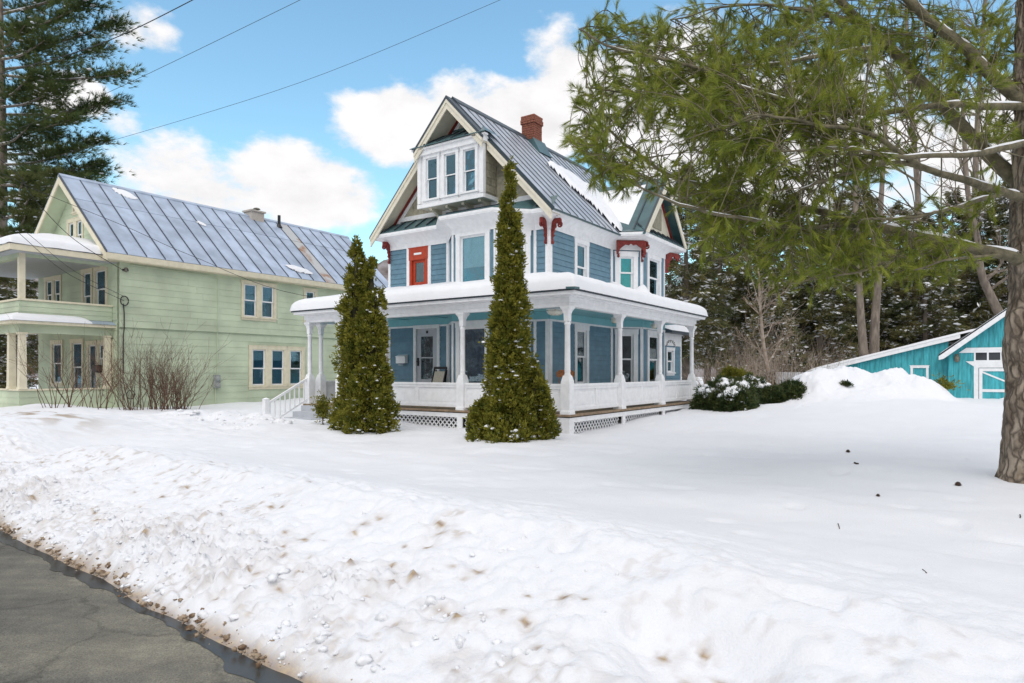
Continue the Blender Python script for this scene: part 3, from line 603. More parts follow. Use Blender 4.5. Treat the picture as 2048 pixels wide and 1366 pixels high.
# right hand wall
bwall(5, [dict(u=(1.46, 2.03), z=(1.30, 2.83), cas=.13, curtain=('l',), cur_m='blue_curtain', shade=.3, gm='dark_glass')], [dict(u=(1.46, 2.03), z=(3.95, 5.26), cas=.13, curtain=('l', 'r'), cur_m='dark_interior')], corner=(.11, .07))
bwall(6, [dict(u=(.26, .72), z=(1.25, 2.80), cas=.14, gm='dark_glass')], [dict(u=(.26, .72), z=(4.2, 5.2), cas=.14, gm='teal_glass')], sid=False, corner=(.05, .05))
bwall(7, [dict(u=(.55, 1.38), z=(1.25, 2.80), cas=.14, shade=.45, gm='dark_glass')], [dict(u=(.55, 1.38), z=(4.05, 5.26), cas=.14)], sid=False, corner=(.06, .06))
bwall(8, sid=False, corner=(.05, .05)); bwall(9, sid=False, corner=(.05, .0)); bwall(10, sid=False, corner=(0, .08)); bwall(11, sid=False, corner=(.08, .08))
# floors inside so the rooms are closed
MB().poly([(x, y, DK - .1) for x, y in foot], (0, 0, .1)).build('floor_slab', 'dark_interior', bh)
MB().poly([(-4.475 + (x + 4.475) * .975, 5.2 + (y - 5.2) * .975, 3.2) for x, y in foot], (0, 0, .35)).build('floor_slab', 'dark_interior', bh)
# coved frieze under the eaves
prof = [(0, 5.40), (.02, 5.56), (.10, 5.60), (.22, 5.645), (.45, 5.70), (.72, 5.745), (.97, 5.765), (.97, 5.80), (1, 5.80), (1, EZ)]
offf = []
for i in range(12):
    n1, n2 = FB[i - 1].n, FB[i].n; k = 1 / max(.5, 1 + n1[0] * n2[0] + n1[1] * n2[1]); offf.append((foot[i][0] + (n1[0] + n2[0]) * k * .04, foot[i][1] + (n1[1] + n2[1]) * k * .04))
vs = [(o_[0] + (e[0] - o_[0]) * t, o_[1] + (e[1] - o_[1]) * t, z) for t, z in prof for o_, e in zip(offf, eave)]
fs = [(i * 12 + k, i * 12 + (k + 1) % 12, (i + 1) * 12 + (k + 1) % 12, (i + 1) * 12 + k) for i in range(len(prof) - 1) for k in range(12)]
fs.append(tuple(range(len(vs) - 12, len(vs))))
MB().add(vs, fs).build('frieze', W_, bh)

# pent roof over the frieze at the front
pr = MB(); PW = 6.29; up_ = [(-7.6, 1.9), (-5.0, 1.9), (-4.3, 1.9), (-2.65, 1.9), (-1.9, 1.9), (-1.35, 1.9)]
for k in range(5):
    a, b_, c, d = eave[k], eave[k + 1], up_[k + 1], up_[k]
    e0 = .03; pr.add([(a[0], a[1], EZ + .004), (b_[0], b_[1], EZ + .004), (b_[0], b_[1], EZ + .03), (a[0], a[1], EZ + .03), (c[0], c[1], PW), (d[0], d[1], PW)], [(0, 1, 2, 3), (3, 2, 4, 5)])
pr = pr.build('pent_roof', 'green_metal', bh)
for (x, ya) in [(-7.2 + .43 * k, 1.34) for k in range(5)] + [(-4.1, .6), (-3.5, .6), (-2.9, .6), (-1.7, 1.34)]:
    MB().bar((x, ya, EZ + .045), (x, 1.9, PW + .02), .025, .04).build('seam', 'seam_metal', pr)

# main roof
RX, RZ, EXr, EXl, EH = -4.475, 9.34, -1.16, -7.79, 5.815
sl = (RZ - EH) / (EXr - RX); RY0, RY1 = 1.33, 10.1
rf = MB()
for sx in (EXr, EXl):
    rf.poly([(RX, RY0, RZ), (sx, RY0, EH), (sx, RY0, EH - .06), (RX, RY0, RZ - .13)], (0, RY1 - RY0, 0))
rf = rf.build('roof', 'green_metal', bh)
def slope_panel(y0, y1, x0, x1, sgn, zoff, th, m, name, ridge=RX, rz=RZ, s_=None, par=None):
    s_ = sl if s_ is None else s_
    z = lambda x: rz - s_ * abs(x - ridge)
    return MB().add([(x0, y0, z(x0) + zoff), (x1, y0, z(x1) + zoff), (x1, y1, z(x1) + zoff), (x0, y1, z(x0) + zoff), (x0, y0, z(x0) + zoff + th), (x1, y0, z(x1) + zoff + th), (x1, y1, z(x1) + zoff + th), (x0, y1, z(x0) + zoff + th)],
        [(0, 3, 2, 1), (4, 5, 6, 7), (0, 1, 5, 4), (1, 2, 6, 5), (2, 3, 7, 6), (3, 0, 4, 7)]).build(name, m, par)
npan = 21; pw = (RY1 - RY0) / npan
for sgn, sx in ((1, EXr + .02), (-1, EXl - .02)):
    for k in range(npan):
        slope_panel(RY0 + k * pw + .004, RY0 + (k + 1) * pw - .004, RX + sgn * .02, sx, sgn, .004 + random.uniform(0, .003), .012, 'roof_panel_metal', 'roof_panel', par=rf)
        if sgn > 0 or k == 0: slope_panel(RY0 + k * pw - .015, RY0 + k * pw + .015, RX + sgn * .02, sx, sgn, .003, .038, 'seam_metal', 'seam', par=rf)
MB().poly([(RX - .16, RY0 - .02, RZ - .15), (RX, RY0 - .02, RZ + .03), (RX + .16, RY0 - .02, RZ - .15), (RX + .16, RY0 - .02, RZ - .1), (RX, RY0 - .02, RZ + .075), (RX - .16, RY0 - .02, RZ - .1)], (0, RY1 - RY0 + .04, 0)).build('ridge_cap', 'seam_metal', rf)
# rakes: upper hood stands further forward than the lower rakes
def rake(y0, y1, t0, t1, depth, off, m, name, par):
    for sgn, sx in ((1, EXr), (-1, EXl)):
        P = lambda t, o: (RX + (sx - RX) * t, RZ - (RZ - EH) * t - o)
        p = [P(t0, off), P(t1, off), P(t1, off + depth), P(t0, off + depth)]
        MB().poly([(q[0], y0, q[1]) for q in p], (0, y1 - y0, 0)).build(name, m, par)
TS = .37
rake(1.29, 1.335, TS, .985, .26, .10, 'cream_paint', 'rake_board', bh); rake(1.265, 1.29, TS, .985, .10, .09, 'cream_paint', 'rake_moulding', bh)
rake(1.335, 1.84, TS, .97, .04, .16, 'cream_paint', 'rake_soffit', bh); rake(1.27, 1.335, TS, .995, .05, .035, 'seam_metal', 'roof_edge', bh)
rake(1.06, 1.10, 0, TS, .26, .10, 'cream_paint', 'rake_board', bh); rake(1.035, 1.06, 0, TS, .10, .09, 'cream_paint', 'rake_moulding', bh)
rake(1.10, 1.84, 0, TS, .04, .16, 'cream_paint', 'rake_soffit', bh); rake(1.03, 1.335, 0, TS, .10, -.012, 'seam_metal', 'roof_hood', bh)
# gable wall
GYW = 1.85
gz_in = lambda t: (RZ - (RZ - EH) * t - .2)
MB().poly([(RX, GYW, RZ - .2), (EXr - .25, GYW, RZ - .2 - (EXr - .25 - RX) * sl), (EXl + .25, GYW, RZ - .2 - (EXr - .25 - RX) * sl)], (0, .1, 0)).build('gable_wall', 'shingle', bh)
rake(GYW - .035, GYW, .03, .93, .22, .22, W_, 'gable_trim', bh)
rake(GYW - .10, GYW - .04, .05, .95, .075, .205, 'red_paint', 'red_stripe', bh)
MB().box(-7.1, -1.85, GYW - .045, GYW, PW - .02, PW + .11).build('gable_sill', W_, bh)
gw_ = [o for o in bh.children if o.name.startswith('gable_wall')][0]
BX0, BX1, BY0, BZ0, BZ1 = -5.64, -3.31, 1.22, 6.50, 8.0
k = 0; z = PW + .11
while z < 8.95:
    hw = (RZ - .2 - z) / sl - .36; x = RX - hw - random.uniform(0, .2)
    while x < RX + hw:
        w = random.uniform(.17, .32); x1 = x + w; a, b_ = max(x, RX - hw), min(x1, RX + hw)
        if b_ - a > .05 and not (BX0 + .1 < (a + b_) / 2 < BX1 - .1 and BZ0 - .05 < z < 8.3):
            MB().box(a + .004, b_ - .004, GYW - .026 + random.uniform(-.004, .004), GYW - .001, z + random.uniform(-.006, .006), z + .235).build('shingle', 'shingle', gw_)
        x = x1
    z += .205
# the oriel box with three windows
box = Fr((BX0, BY0), (BX1, BY0)); sideF = Fr((BX1, BY0), (BX1, GYW)); sideL = Fr((BX0, GYW), (BX0, BY0)); BL = BX1 - BX0
ws = [(.28, .70), (.965, 1.385), (1.65, 2.07)]
orl = wall(bh, box, 0, BL, BZ0, BZ1, [(a - .0, b_ + .0, 6.60, 7.77) for a, b_ in ws], W_, .08, 'oriel')
wall(bh, sideF, .08, sideF.L, BZ0, BZ1, [], 'shingle', .08, 'oriel_side'); wall(bh, sideL, 0, sideL.L - .08, BZ0, BZ1, [], 'shingle', .08, 'oriel_side')
for r in range(7):
    for c in range(3):
        o = (r % 2) * .1; a = .06 + c * .2 - o
        MB().box(max(.06, a) + .004, min(sideF.L, a + .2) - .004, .001, .02, BZ0 + .06 + r * .2, BZ0 + .06 + r * .2 + .215, sideF, y1t=.008).build('shingle', 'shingle', orl)
for a, b_ in ws: window(bh, box, a, b_, 6.60, 7.77, cas=.09, top=.08, sill=True, sash=.03, split=.5)
tb = MB(); tb.box(-.04, BL + .04, -.0, .05, BZ0 - .13, BZ0 - .02, box); tb.box(BL - .09, BL + .03, .001, .05, BZ0, BZ1, box); tb.box(-.03, .09, .001, .05, BZ0, BZ1, box)
tb.box(0, .07, .001, .03, BZ0, BZ1, sideF); tb.box(0, sideF.L, .0, .05, BZ0 - .13, BZ0 - .02, sideF); tb.box(-.1, BL + .1, .0, .10, 7.87, 8.02, box); tb.box(-.16, BL + .16, .0, .16, 8.02, 8.07, box)
tb.box(0, sideF.L, .0, .10, 7.87, 8.02, sideF); tb.build('oriel_trim', W_, bh)
MB().box(BX0 + .03, BX1 - .03, BY0 + .03, GYW + .02, BZ0 - .12, BZ0 - .0).build('oriel_floor', 'cream_paint', bh)
for k in range(4):                  # curved brackets below
    x = BX0 + .28 + k * .59
    pts = [(GYW - .02, BZ0 - .12), (BY0 + .12, BZ0 - .12), (BY0 + .14, BZ0 - .18), (BY0 + .28, BZ0 - .2), (BY0 + .40, BZ0 - .26), (BY0 + .48, BZ0 - .36), (GYW - .02, BZ0 - .38)]
    MB().poly([(x, p[0], p[1]) for p in pts], (.09, 0, 0)).build('oriel_bracket', 'cream_paint', bh)
ob = MB().add([(BX0 - .2, BY0 - .2, 8.075), (BX1 + .2, BY0 - .2, 8.075), (BX1 + .2, BY0 - .2, 8.10), (BX0 - .2, BY0 - .2, 8.10), (BX1 - .5, GYW, 8.62), (BX0 + .5, GYW, 8.62), (BX1 + .2, GYW, 8.10), (BX0 - .2, GYW, 8.10)], [(0, 1, 2, 3), (3, 2, 4, 5), (2, 6, 4), (7, 3, 5)]).build('oriel_roof', 'green_metal', bh)
for x0, x1 in ((-5.3, -5.0), (-4.8, -4.65), (-4.3, -4.25), (-3.8, -3.9)): MB().bar((x0, BY0 - .2, 8.115), (x1, GYW, 8.635), .025, .035).build('seam', 'seam_metal', ob)
MB().box(-5.05, -3.9, GYW - .05, GYW - .0, 8.61, 8.67).build('gable_sill', 'green_metal', bh)
# gable over the side bay
CY, CZ, ch, cr0 = 7.37, 7.95, 1.82, -.48
cs = (CZ - 5.85) / ch
cg = MB()
for s_ in (1, -1):
    cg.poly([(cr0, CY, CZ), (cr0, CY + s_ * ch, 5.85), (cr0, CY + s_ * ch, 5.79), (cr0, CY, CZ - .11)], (-3.4, 0, 0))
cg = cg.build('cross_roof', 'green_metal', bh)
for s_ in (1, -1):
    for k in range(5):
        x = cr0 - .02 - k * .42
        MB().bar((x, CY, CZ + .02), (x, CY + s_ * ch, 5.87), .03, .045, up=(1, 0, 0)).build('seam', 'seam_metal', cg)
gwx = -.86
MB().poly([(gwx, CY, CZ - .15), (gwx, CY + 1.6, CZ - .15 - 1.6 * cs), (gwx, CY - 1.6, CZ - .15 - 1.6 * cs)], (-.08, 0, 0)).build('gable_wall', 'cream_paint', bh)
for s_ in (1, -1):
    b = MB(); b.poly([(cr0 - .02, CY, CZ - .09), (cr0 - .02, CY + s_ * ch * .98, 5.87), (cr0 - .02, CY + s_ * ch * .98, 5.87 - .0), (cr0 - .02, CY + s_ * ch * .86, 5.87), (cr0 - .02, CY, CZ - .37)], (.04, 0, 0)); b.build('rake_board', 'cream_paint', bh)
    MB().bar((gwx + .02, CY, CZ - .33), (gwx + .02, CY + s_ * 1.5, CZ - .33 - 1.5 * cs), .04, .09, up=(1, 0, 0)).build('red_stripe', 'red_paint', bh)
MB().box(gwx - .0, gwx + .03, CY - .35, CY + .35, 6.3, 7.0).build('gable_panel', 'shingle', bh)
pr2 = MB().add([(-.49, 5.58, EZ + .004), (-.49, 9.15, EZ + .004), (-.49, 9.15, EZ + .03), (-.49, 5.58, EZ + .03), (gwx, 9.0, 6.2), (gwx, 5.8, 6.2)], [(0, 1, 2, 3), (3, 2, 4, 5)]).build('pent_roof', 'green_metal', bh)
for k in range(8): MB().bar((-.49, 5.7 + k * .43, EZ + .045), (gwx, 5.8 + k * .41, 6.22), .025, .04).build('seam', 'seam_metal', pr2)
# flat roof lid over the chamfered corner between eave and cross gable
MB().add([(-1.25, 5.25, EZ + .02), (-.5, 5.58, EZ + .02), (-.9, 5.9, 6.1), (-1.9, 5.6, 6.5)], [(0, 1, 2, 3)]).build('valley_flashing', 'green_metal', bh)
# chimney of brick
ch_ = MB(); chb = MB(); CX0, CX1, CY0_, CY1_ = -4.58, -4.12, 5.02, 5.50
ch_.box(CX0 + .012, CX1 - .012, CY0_ + .012, CY1_ - .012, 8.6, 9.98)
def course(b, x0, x1, y0, y1, z, h, off):
    L_ = .2
    for (fa, fb, fixed, ax) in ((x0, x1, y0, 0), (x0, x1, y1, 0), (y0, y1, x0, 1), (y0, y1, x1, 1)):
        t = fa - off * .1
        while t < fb - .01:
            p, q = max(t, fa) + .005, min(t + L_, fb) - .005
            if q - p > .02:
                j = random.uniform(0, .006)
                if ax == 0: b.box(p, q, fixed - .012 - j if fixed == y0 else fixed - .05, fixed + .05 if fixed == y0 else fixed + .012 + j, z, z + h)
                else: b.box(fixed - .012 - j if fixed == x0 else fixed - .05, fixed + .05 if fixed == x0 else fixed + .012 + j, p, q, z, z + h)
            t += L_
for k in range(18):
    e = .035 if k in (15, 16) else (.02 if k == 17 else 0)
    course(chb, CX0 - e, CX1 + e, CY0_ - e, CY1_ + e, 8.65 + k * .0745, .062, k % 2)
chm = ch_.build('chimney', 'mortar', bh); cb = chb.build('brickwork', 'brick', chm); cb['kind'] = 'stuff'
MB().box(CX0 - .03, CX1 + .03, CY0_ - .03, CY1_ + .03, 9.99, 10.03).build('chimney_crown', 'brick', chm)
fl = MB(); fl.poly([(CX1 + .02, CY0_ - .1, 8.7), (CX1 + .02, CY0_ - .1, 9.25), (CX1 + .30, CY0_ - .1, 8.72)], (0, .75, 0)); fl.box(CX0 - .03, CX1 + .04, CY0_ - .04, CY1_ + .04, 8.7, 9.22); fl.build('flashing', 'green_metal', chm)

# red scroll brackets
def scroll(o, dvec, z0, h, reach, par=bh, flip=False):
    """fretwork bracket: a leg against the wall, a curled arm under the soffit"""
    pts = [(0, 0), (.16, .0), (.26, .06), (.14, .16), (.12, .26), (.30, .33), (.20, .42), (.34, .52), (.30, .60), (.48, .66), (.46, .78), (.62, .86), (.66, .74), (.84, .70), (1, .80), (.98, .94), (.9, 1), (.3, 1), (.12, .9), (.06, .7), (0, .6)]
    b = MB(); sv = Vector((-dvec[1], dvec[0], 0)) * .06
    b.poly([(o[0] + dvec[0] * p[0] * reach - sv.x / 2, o[1] + dvec[1] * p[0] * reach - sv.y / 2, z0 + p[1] * h) for p in pts], sv)
    c = (o[0] + dvec[0] * reach * .86, o[1] + dvec[1] * reach * .86, z0 + h * .74)
    b.tube([(c[0] + dvec[0] * .06 * math.cos(t), c[1] + dvec[1] * .06 * math.cos(t), c[2] + .06 * math.sin(t)) for t in np.linspace(0, 6.2, 10)], .025, 5)
    return b.build('bracket', 'red_paint', par)
scroll((-1.62, 1.72), (0, -1), 5.0, .66, .30); scroll((-1.52, 1.82), (1, 0), 5.0, .66, .30); scroll((-7.33, 1.72), (0, -1), 5.0, .66, .30)
def arch(p, q, zt, h, par=bh):
    F = Fr(p, q); L_ = F.L; pts = [(0, 0), (.05, .0), (.1, .35), (.2, .55), (.32, .72), (.42, .66), (.5, .78), (.58, .66), (.68, .72), (.8, .55), (.9, .35), (.95, 0), (1, 0), (1, 1), (0, 1)]
    b = MB(); n = F.n; b.poly([F.pt(u * L_, 0, zt - h + z * h) for u, z in pts], (n[0] * .06, n[1] * .06, 0))
    for t in (.06, .94): b.lathe([(.02, zt - h - .1), (.05, zt - h - .06), (.03, zt - h - .02), (.05, zt - h + .02)], *F.pt(t * L_, .03, 0)[:2], n=8)
    return b.build('bracket', 'red_paint', par)
arch((-1.36, 5.4), (-.66, 5.98), 5.66, .42); scroll((-.84, 6.1), (1, 0), 5.05, .62, .22); scroll((-.84, 8.0), (.35, .94), 4.95, .7, .75)
scroll((-1.5, 8.75), (1, 0), 5.0, .66, .3)

# rear addition, one storey
FX = Fr((-1.55, 9.6), (-1.55, 11.45)); hole = [(.42, 1.02, 1.62, 2.42)]
wo = wall(bh, FX, .09, FX.L, .2, 3.05, hole, 'blue_siding'); siding(wo, FX, .1, FX.L - .09, .5, 2.6, .146, 'blue_siding', [(.31, 1.13, 1.5, 2.55)])
trim(bh, FX, [(.1, FX.L, 2.6, 3.05), (FX.L - .09, FX.L, .3, 2.6)], W_, 'addition_trim', .036); window(bh, FX, *hole[0][:2], *hole[0][2:], cas=.1)
sc = MB()
for k in range(7):
    a = math.pi * k / 6; c = FX.pt(.72 - .38 * math.cos(a), .04, 2.62 + .15 * math.sin(a)); sc.tube([(c[0], c[1] + .06 * math.cos(t), c[2] + .04 * math.sin(t)) for t in np.linspace(0, 5, 7)], .014, 4)
sc.build('scrollwork', 'tarnish', bh)
MB().box(-7.4, -1.67, 11.33, 11.45, .2, 3.05).build('wall', 'blue_siding', bh); MB().box(-7.4, -7.28, 9.62, 11.33, .2, 3.05).build('wall', 'blue_siding', bh)
MB().add([(-1.2, 9.62, 3.05), (-1.2, 11.85, 3.05), (-1.2, 11.85, 3.13), (-1.2, 9.62, 3.13), (-4.5, 11.85, 4.2), (-4.5, 9.62, 4.2), (-7.7, 11.85, 3.1), (-7.7, 9.62, 3.1)], [(0, 1, 2, 3), (3, 2, 4, 5), (5, 4, 6, 7), (0, 3, 5, 7), (1, 6, 4, 2), (0, 7, 6, 1)]).build('addition_roof', 'seam_metal', bh)

# ------------------------------------------------------------------ wraparound porch
pf = MB(); pf.poly([(-9.15, -.14, DK - .05), (.14, -.14, DK - .05), (.14, 8.42, DK - .05), (-1.5, 8.42, DK - .05), (-1.5, 1.8, DK - .05), (-9.15, 1.8, DK - .05)], (0, 0, .05))
pfo = pf.build('porch_floor', 'wood_deck', bh)
for r6 in ((-7.55, .12, -.12, -.09, .49, .60), (.09, .12, -.09, 8.40, .49, .60), (-9.12, -7.56, -.10, -.07, .2, .62), (-.09, .126, -.126, .09, -.05, .49)): MB().box(*r6).build('porch_skirt', W_, bh)
for x in (-7.5, -6.1, -3.05): MB().box(x - .08, x + .08, -.126, -.085, .0, .49).build('porch_pier', W_, bh)
for y in (2.75, 5.5, 8.3): MB().box(.085, .126, y - .08, y + .08, .0, .49).build('porch_pier', W_, bh)
# lattice below the floor, one panel between each pair of posts
def lattice(p, q, z0, z1):
    F = Fr(p, q); b = MB(); st = .145; h = z1 - z0; n = int((F.L + h) / st) + 1
    for sgn in (1, -1):
        for k in range(-1, n + 1):
            u = k * st - (h if sgn > 0 else 0); ua, ub = (u, u + h) if sgn > 0 else (u + 0, u - h); za, zb = z0, z1
            def cl(u_, z_, du, lim): return z_
            a_, b2 = (ua, za), (ub, zb)
            lo, hi = 0, 1
            du = b2[0] - a_[0]
            for lim, s2 in ((0, 1), (F.L, -1)):
                f0 = (a_[0] - lim) * s2; f1 = (b2[0] - lim) * s2
                if f0 < 0 and f1 < 0: lo = 2
                elif f0 < 0: lo = max(lo, f0 / (f0 - f1))
                elif f1 < 0: hi = min(hi, f0 / (f0 - f1))
            if hi - lo < .05: continue
            A = F.pt(a_[0] + du * lo, -.05 - (.008 if sgn > 0 else 0), za + h * lo); B = F.pt(a_[0] + du * hi, -.05 - (.008 if sgn > 0 else 0), za + h * hi)
            b.bar(A, B, .008, .034, up=(0, 0, 1))
    o = b.build('lattice', W_, bh); o['kind'] = 'stuff'
for p, q in (((-7.4, -.06), (-6.18, -.06)), ((-6.02, -.06), (-3.13, -.06)), ((-2.97, -.06), (-.1, -.06))): lattice(p, q, .05, .49)
for p, q in (((.06, .1), (.06, 2.66)), ((.06, 2.84), (.06, 5.41)), ((.06, 5.59), (.06, 8.2))): lattice(p, q, .05, .49)
MB().box(-9.0, -.35, .3, .36, -.1, DK - .06).build('under_porch_shade', 'dark_interior', bh); MB().box(-.41, -.35, .37, 8.3, -.1, DK - .06).build('under_porch_shade', 'dark_interior', bh)  # dark panels added behind the lattice to stand for shade under the porch
# posts: pedestal, turned shaft, flared capital
def post(x, y):
    b = MB(); w = .115
    b.add([(x + i * s_, y + j * s_, z) for s_, z in ((w * 1.12, DK), (w * 1.1, DK + .06), (w * .98, DK + .1), (w, 1.36), (w * .93, 1.43), (.075, 1.56)) for i, j in ((-1, -1), (1, -1), (1, 1), (-1, 1))],
          [(r * 4 + k, r * 4 + (k + 1) % 4, r * 4 + 4 + (k + 1) % 4, r * 4 + 4 + k) for r in range(5) for k in range(4)])
    p = b.build('porch_post', W_, bh)
    MB().lathe([(.075, 1.54), (.082, 1.57), (.066, 1.6), (.066, 1.64), (.072, 1.66), (.068, 1.7), (.061, 2.7), (.075, 2.72), (.075, 2.75), (.06, 2.77), (.062, 2.8)], x, y, 14).build('shaft', W_, p, True)
    c = MB(); c.add([(x + i * s_, y + j * s_, z) for s_, z in ((.062, 2.79), (.065, 2.95), (.085, 3.03), (.125, 3.09), (.13, 3.14)) for i, j in ((-1, -1), (1, -1), (1, 1), (-1, 1))], [(r * 4 + k, r * 4 + (k + 1) % 4, r * 4 + 4 + (k + 1) % 4, r * 4 + 4 + k) for r in range(4) for k in range(4)])
    c.build('capital', W_, p)
FPX_ = [0, -3.05, -6.1, -7.6, -9.0]
for x in FPX_: post(x, 0)
for y in (2.75, 5.5, 8.25): post(0, y)
post(-9.0, .42)
# panelled rail
def rail(p, q, npan_):
    F = Fr(p, q); L_ = F.L; b = MB(); t = .045
    b.box(0, L_, -.055, .055, 1.31, 1.366, F); b.box(0, L_, -.04, .04, 1.245, 1.31, F); b.box(0, L_, -.035, .035, .74, .82, F)
    for k in range(npan_ + 1):
        u = L_ * k / npan_; b.box(max(0, u - .055), min(L_, u + .055), -.034, .034, .82, 1.245, F)
    r = b.build('porch_rail', W_, bh)
    for k in range(npan_):
        u0 = L_ * k / npan_ + .056; u1 = L_ * (k + 1) / npan_ - .056
        pb = MB(); pb.box(u0, u1, -.012, .012, .82, 1.245, F); pb.box(u0 + .06, u1 - .06, .012, .02, .88, 1.185, F); pb.build('rail_panel', W_, r)
for a, b_ in ((-7.6, -6.1), (-6.1, -3.05), (-3.05, 0)): rail((a + .1, -.0), (b_ - .1, -.0), 2)
for a, b_ in ((0, 2.75), (2.75, 5.5), (5.5, 8.25)): rail((0, a + .1), (0, b_ - .1), 2)
rail((-9.0, 1.72), (-9.0, .54), 1)
MB().box(-1.45, -.12, 8.2, 8.3, 1.31, 1.366).build('porch_rail', W_, bh)
# beam, soffit, cornice and roof
bm = MB()
for w0, w1, z0, z1 in ((-.09, .09, 3.13, 3.22), (-.10, .12, 3.22, 3.34), (-.12, .20, 3.34, 3.37), (-.12, .34, 3.37, 3.42), (.28, .36, 3.42, 3.47)):
    bm.box(-9.0 - w1, 0 + w1, -w1, -w0, z0, z1); bm.box(-w0 * -1 if False else w0, w1, -w0, 8.25 + w1, z0, z1); bm.box(-9.0 - w1, -9.0 - w0, -w0, 1.74, z0, z1)
bm.build('porch_beam', W_, bh)
MB().poly([(-9.1, -.1, 3.225), (.1, -.1, 3.225), (.1, 8.35, 3.225), (-1.5, 8.35, 3.225), (-1.5, 1.8, 3.225), (-9.1, 1.8, 3.225)], (0, 0, .02)).build('porch_ceiling', 'teal_trim', bh)
lb = MB()
for x in (-8, -6.5, -5, -3.5, -2, -.8): lb.box(x - .012, x + .012, 0, 1.7, 3.205, 3.226)
lb.build('ceiling_batten', 'teal_trim', bh)
EV = .42
def proof_z(x, y):                 # porch roof height
    d = np.minimum(np.minimum(.38 - x, y + .38) * 1.0, np.minimum(x + 9.4, 8.65 - y) * 1.3)
    dd = np.where(x < -1.55, np.where(y < 1.75, np.minimum(y + .38, (x + 9.4) * 1.2), d), np.minimum(np.minimum(.38 - x, y + .38), (8.65 - y) * 1.4))
    dd = np.where((x >= -1.55) & (y < 1.75), np.minimum(.38 - x, y + .38), dd)
    return 3.475 + np.clip(dd, 0, 2.0) * .215
pr_ = MB(); zt = 3.475 + 2.0 * .215; zz = zt - .0
A = [(-9.4, -.38), (.38, -.38), (.38, 8.65)]; B = [(-7.73, 1.62), (-1.62, 1.62), (-1.62, 7.2)]
pr_.add([(*A[0], 3.475), (*A[1], 3.475), (*A[2], 3.475), (*B[0], zt), (*B[1], zt), (*B[2], zt), (-9.4, 1.8, 3.475), (-7.5, 1.8, zt), (-1.62, 8.65, 3.475)], [(0, 1, 4, 3), (1, 2, 5, 4), (0, 3, 7, 6), (2, 8, 5)])
pr_.add([(-9.4, -.38, 3.44), (.38, -.38, 3.44), (.38, -.38, 3.475), (-9.4, -.38, 3.475), (.38, 8.65, 3.44), (.38, 8.65, 3.475), (-9.4, 1.8, 3.44), (-9.4, 1.8, 3.475), (-1.6, 8.65, 3.44), (-1.6, 8.65, 3.475)], [(0, 1, 2, 3), (1, 4, 5, 2), (6, 0, 3, 7), (4, 8, 9, 5)])
pro = pr_.build('porch_roof', 'seam_metal', bh)
for k in range(21): x = -9.0 + k * .45; MB().bar((x, -.395, 3.49), (x, .3, 3.64), .025, .045).build('seam', 'seam_metal', pro)
for k in range(20): y = .1 + k * .43; MB().bar((.395, y, 3.49), (-.3, y, 3.64), .025, .045).build('seam', 'seam_metal', pro)
MB().poly([(.42, -.42, 3.46), (.2, -.42, 3.47), (-.2, -.02, 3.6), (.02, .2, 3.6), (.42, -.2, 3.47)], (0, 0, .05)).build('hip_flashing', 'green_metal', pro)
# front steps with rail and newel
st = MB()
for k in range(4): st.box(-8.9, -7.72, -.1 - .3 * (k + 1), -.12 - .3 * k + .02, .05, DK - .16 * (k + 1) + .12 - .0)
sto = st.build('front_steps', 'grey_paint', bh)
def hand(p0, p1, n, zt0, zt1):
    b = MB(); b.bar((*p0, zt0), (*p1, zt1), .06, .06); b.bar((*p0, zt0 - .62), (*p1, zt1 - .62), .045, .045)
    for k in range(n):
        t = (k + .7) / (n + .3); x, y, z = p0[0] + (p1[0] - p0[0]) * t, p0[1] + (p1[1] - p0[1]) * t, zt0 + (zt1 - zt0) * t
        b.box(x - .016, x + .016, y - .016, y + .016, z - .62, z)
    return b
h_ = hand((-9.0, -.1), (-9.0, -1.5), 8, 1.43, .72).build('stair_rail', W_, bh)
nw = MB(); nw.box(-9.07, -8.93, -1.6, -1.46, 0, .86); nw.add([(-9.08, -1.61, .86), (-8.92, -1.61, .86), (-8.92, -1.45, .86), (-9.08, -1.45, .86), (-9, -1.53, .91)], [(0, 1, 4), (1, 2, 4), (2, 3, 4), (3, 0, 4)]); nw.build('newel_post', W_, h_)
st = MB()
for k in range(4): st.box(-1.3, -.12, 8.42 + .28 * k, 8.7 + .28 * k, .05, DK - .15 * (k + 1) + .1)
st.build('side_steps', 'grey_paint', bh); hand((.0, 8.35), (.0, 9.6), 7, 1.40, .82).build('stair_rail', W_, bh)

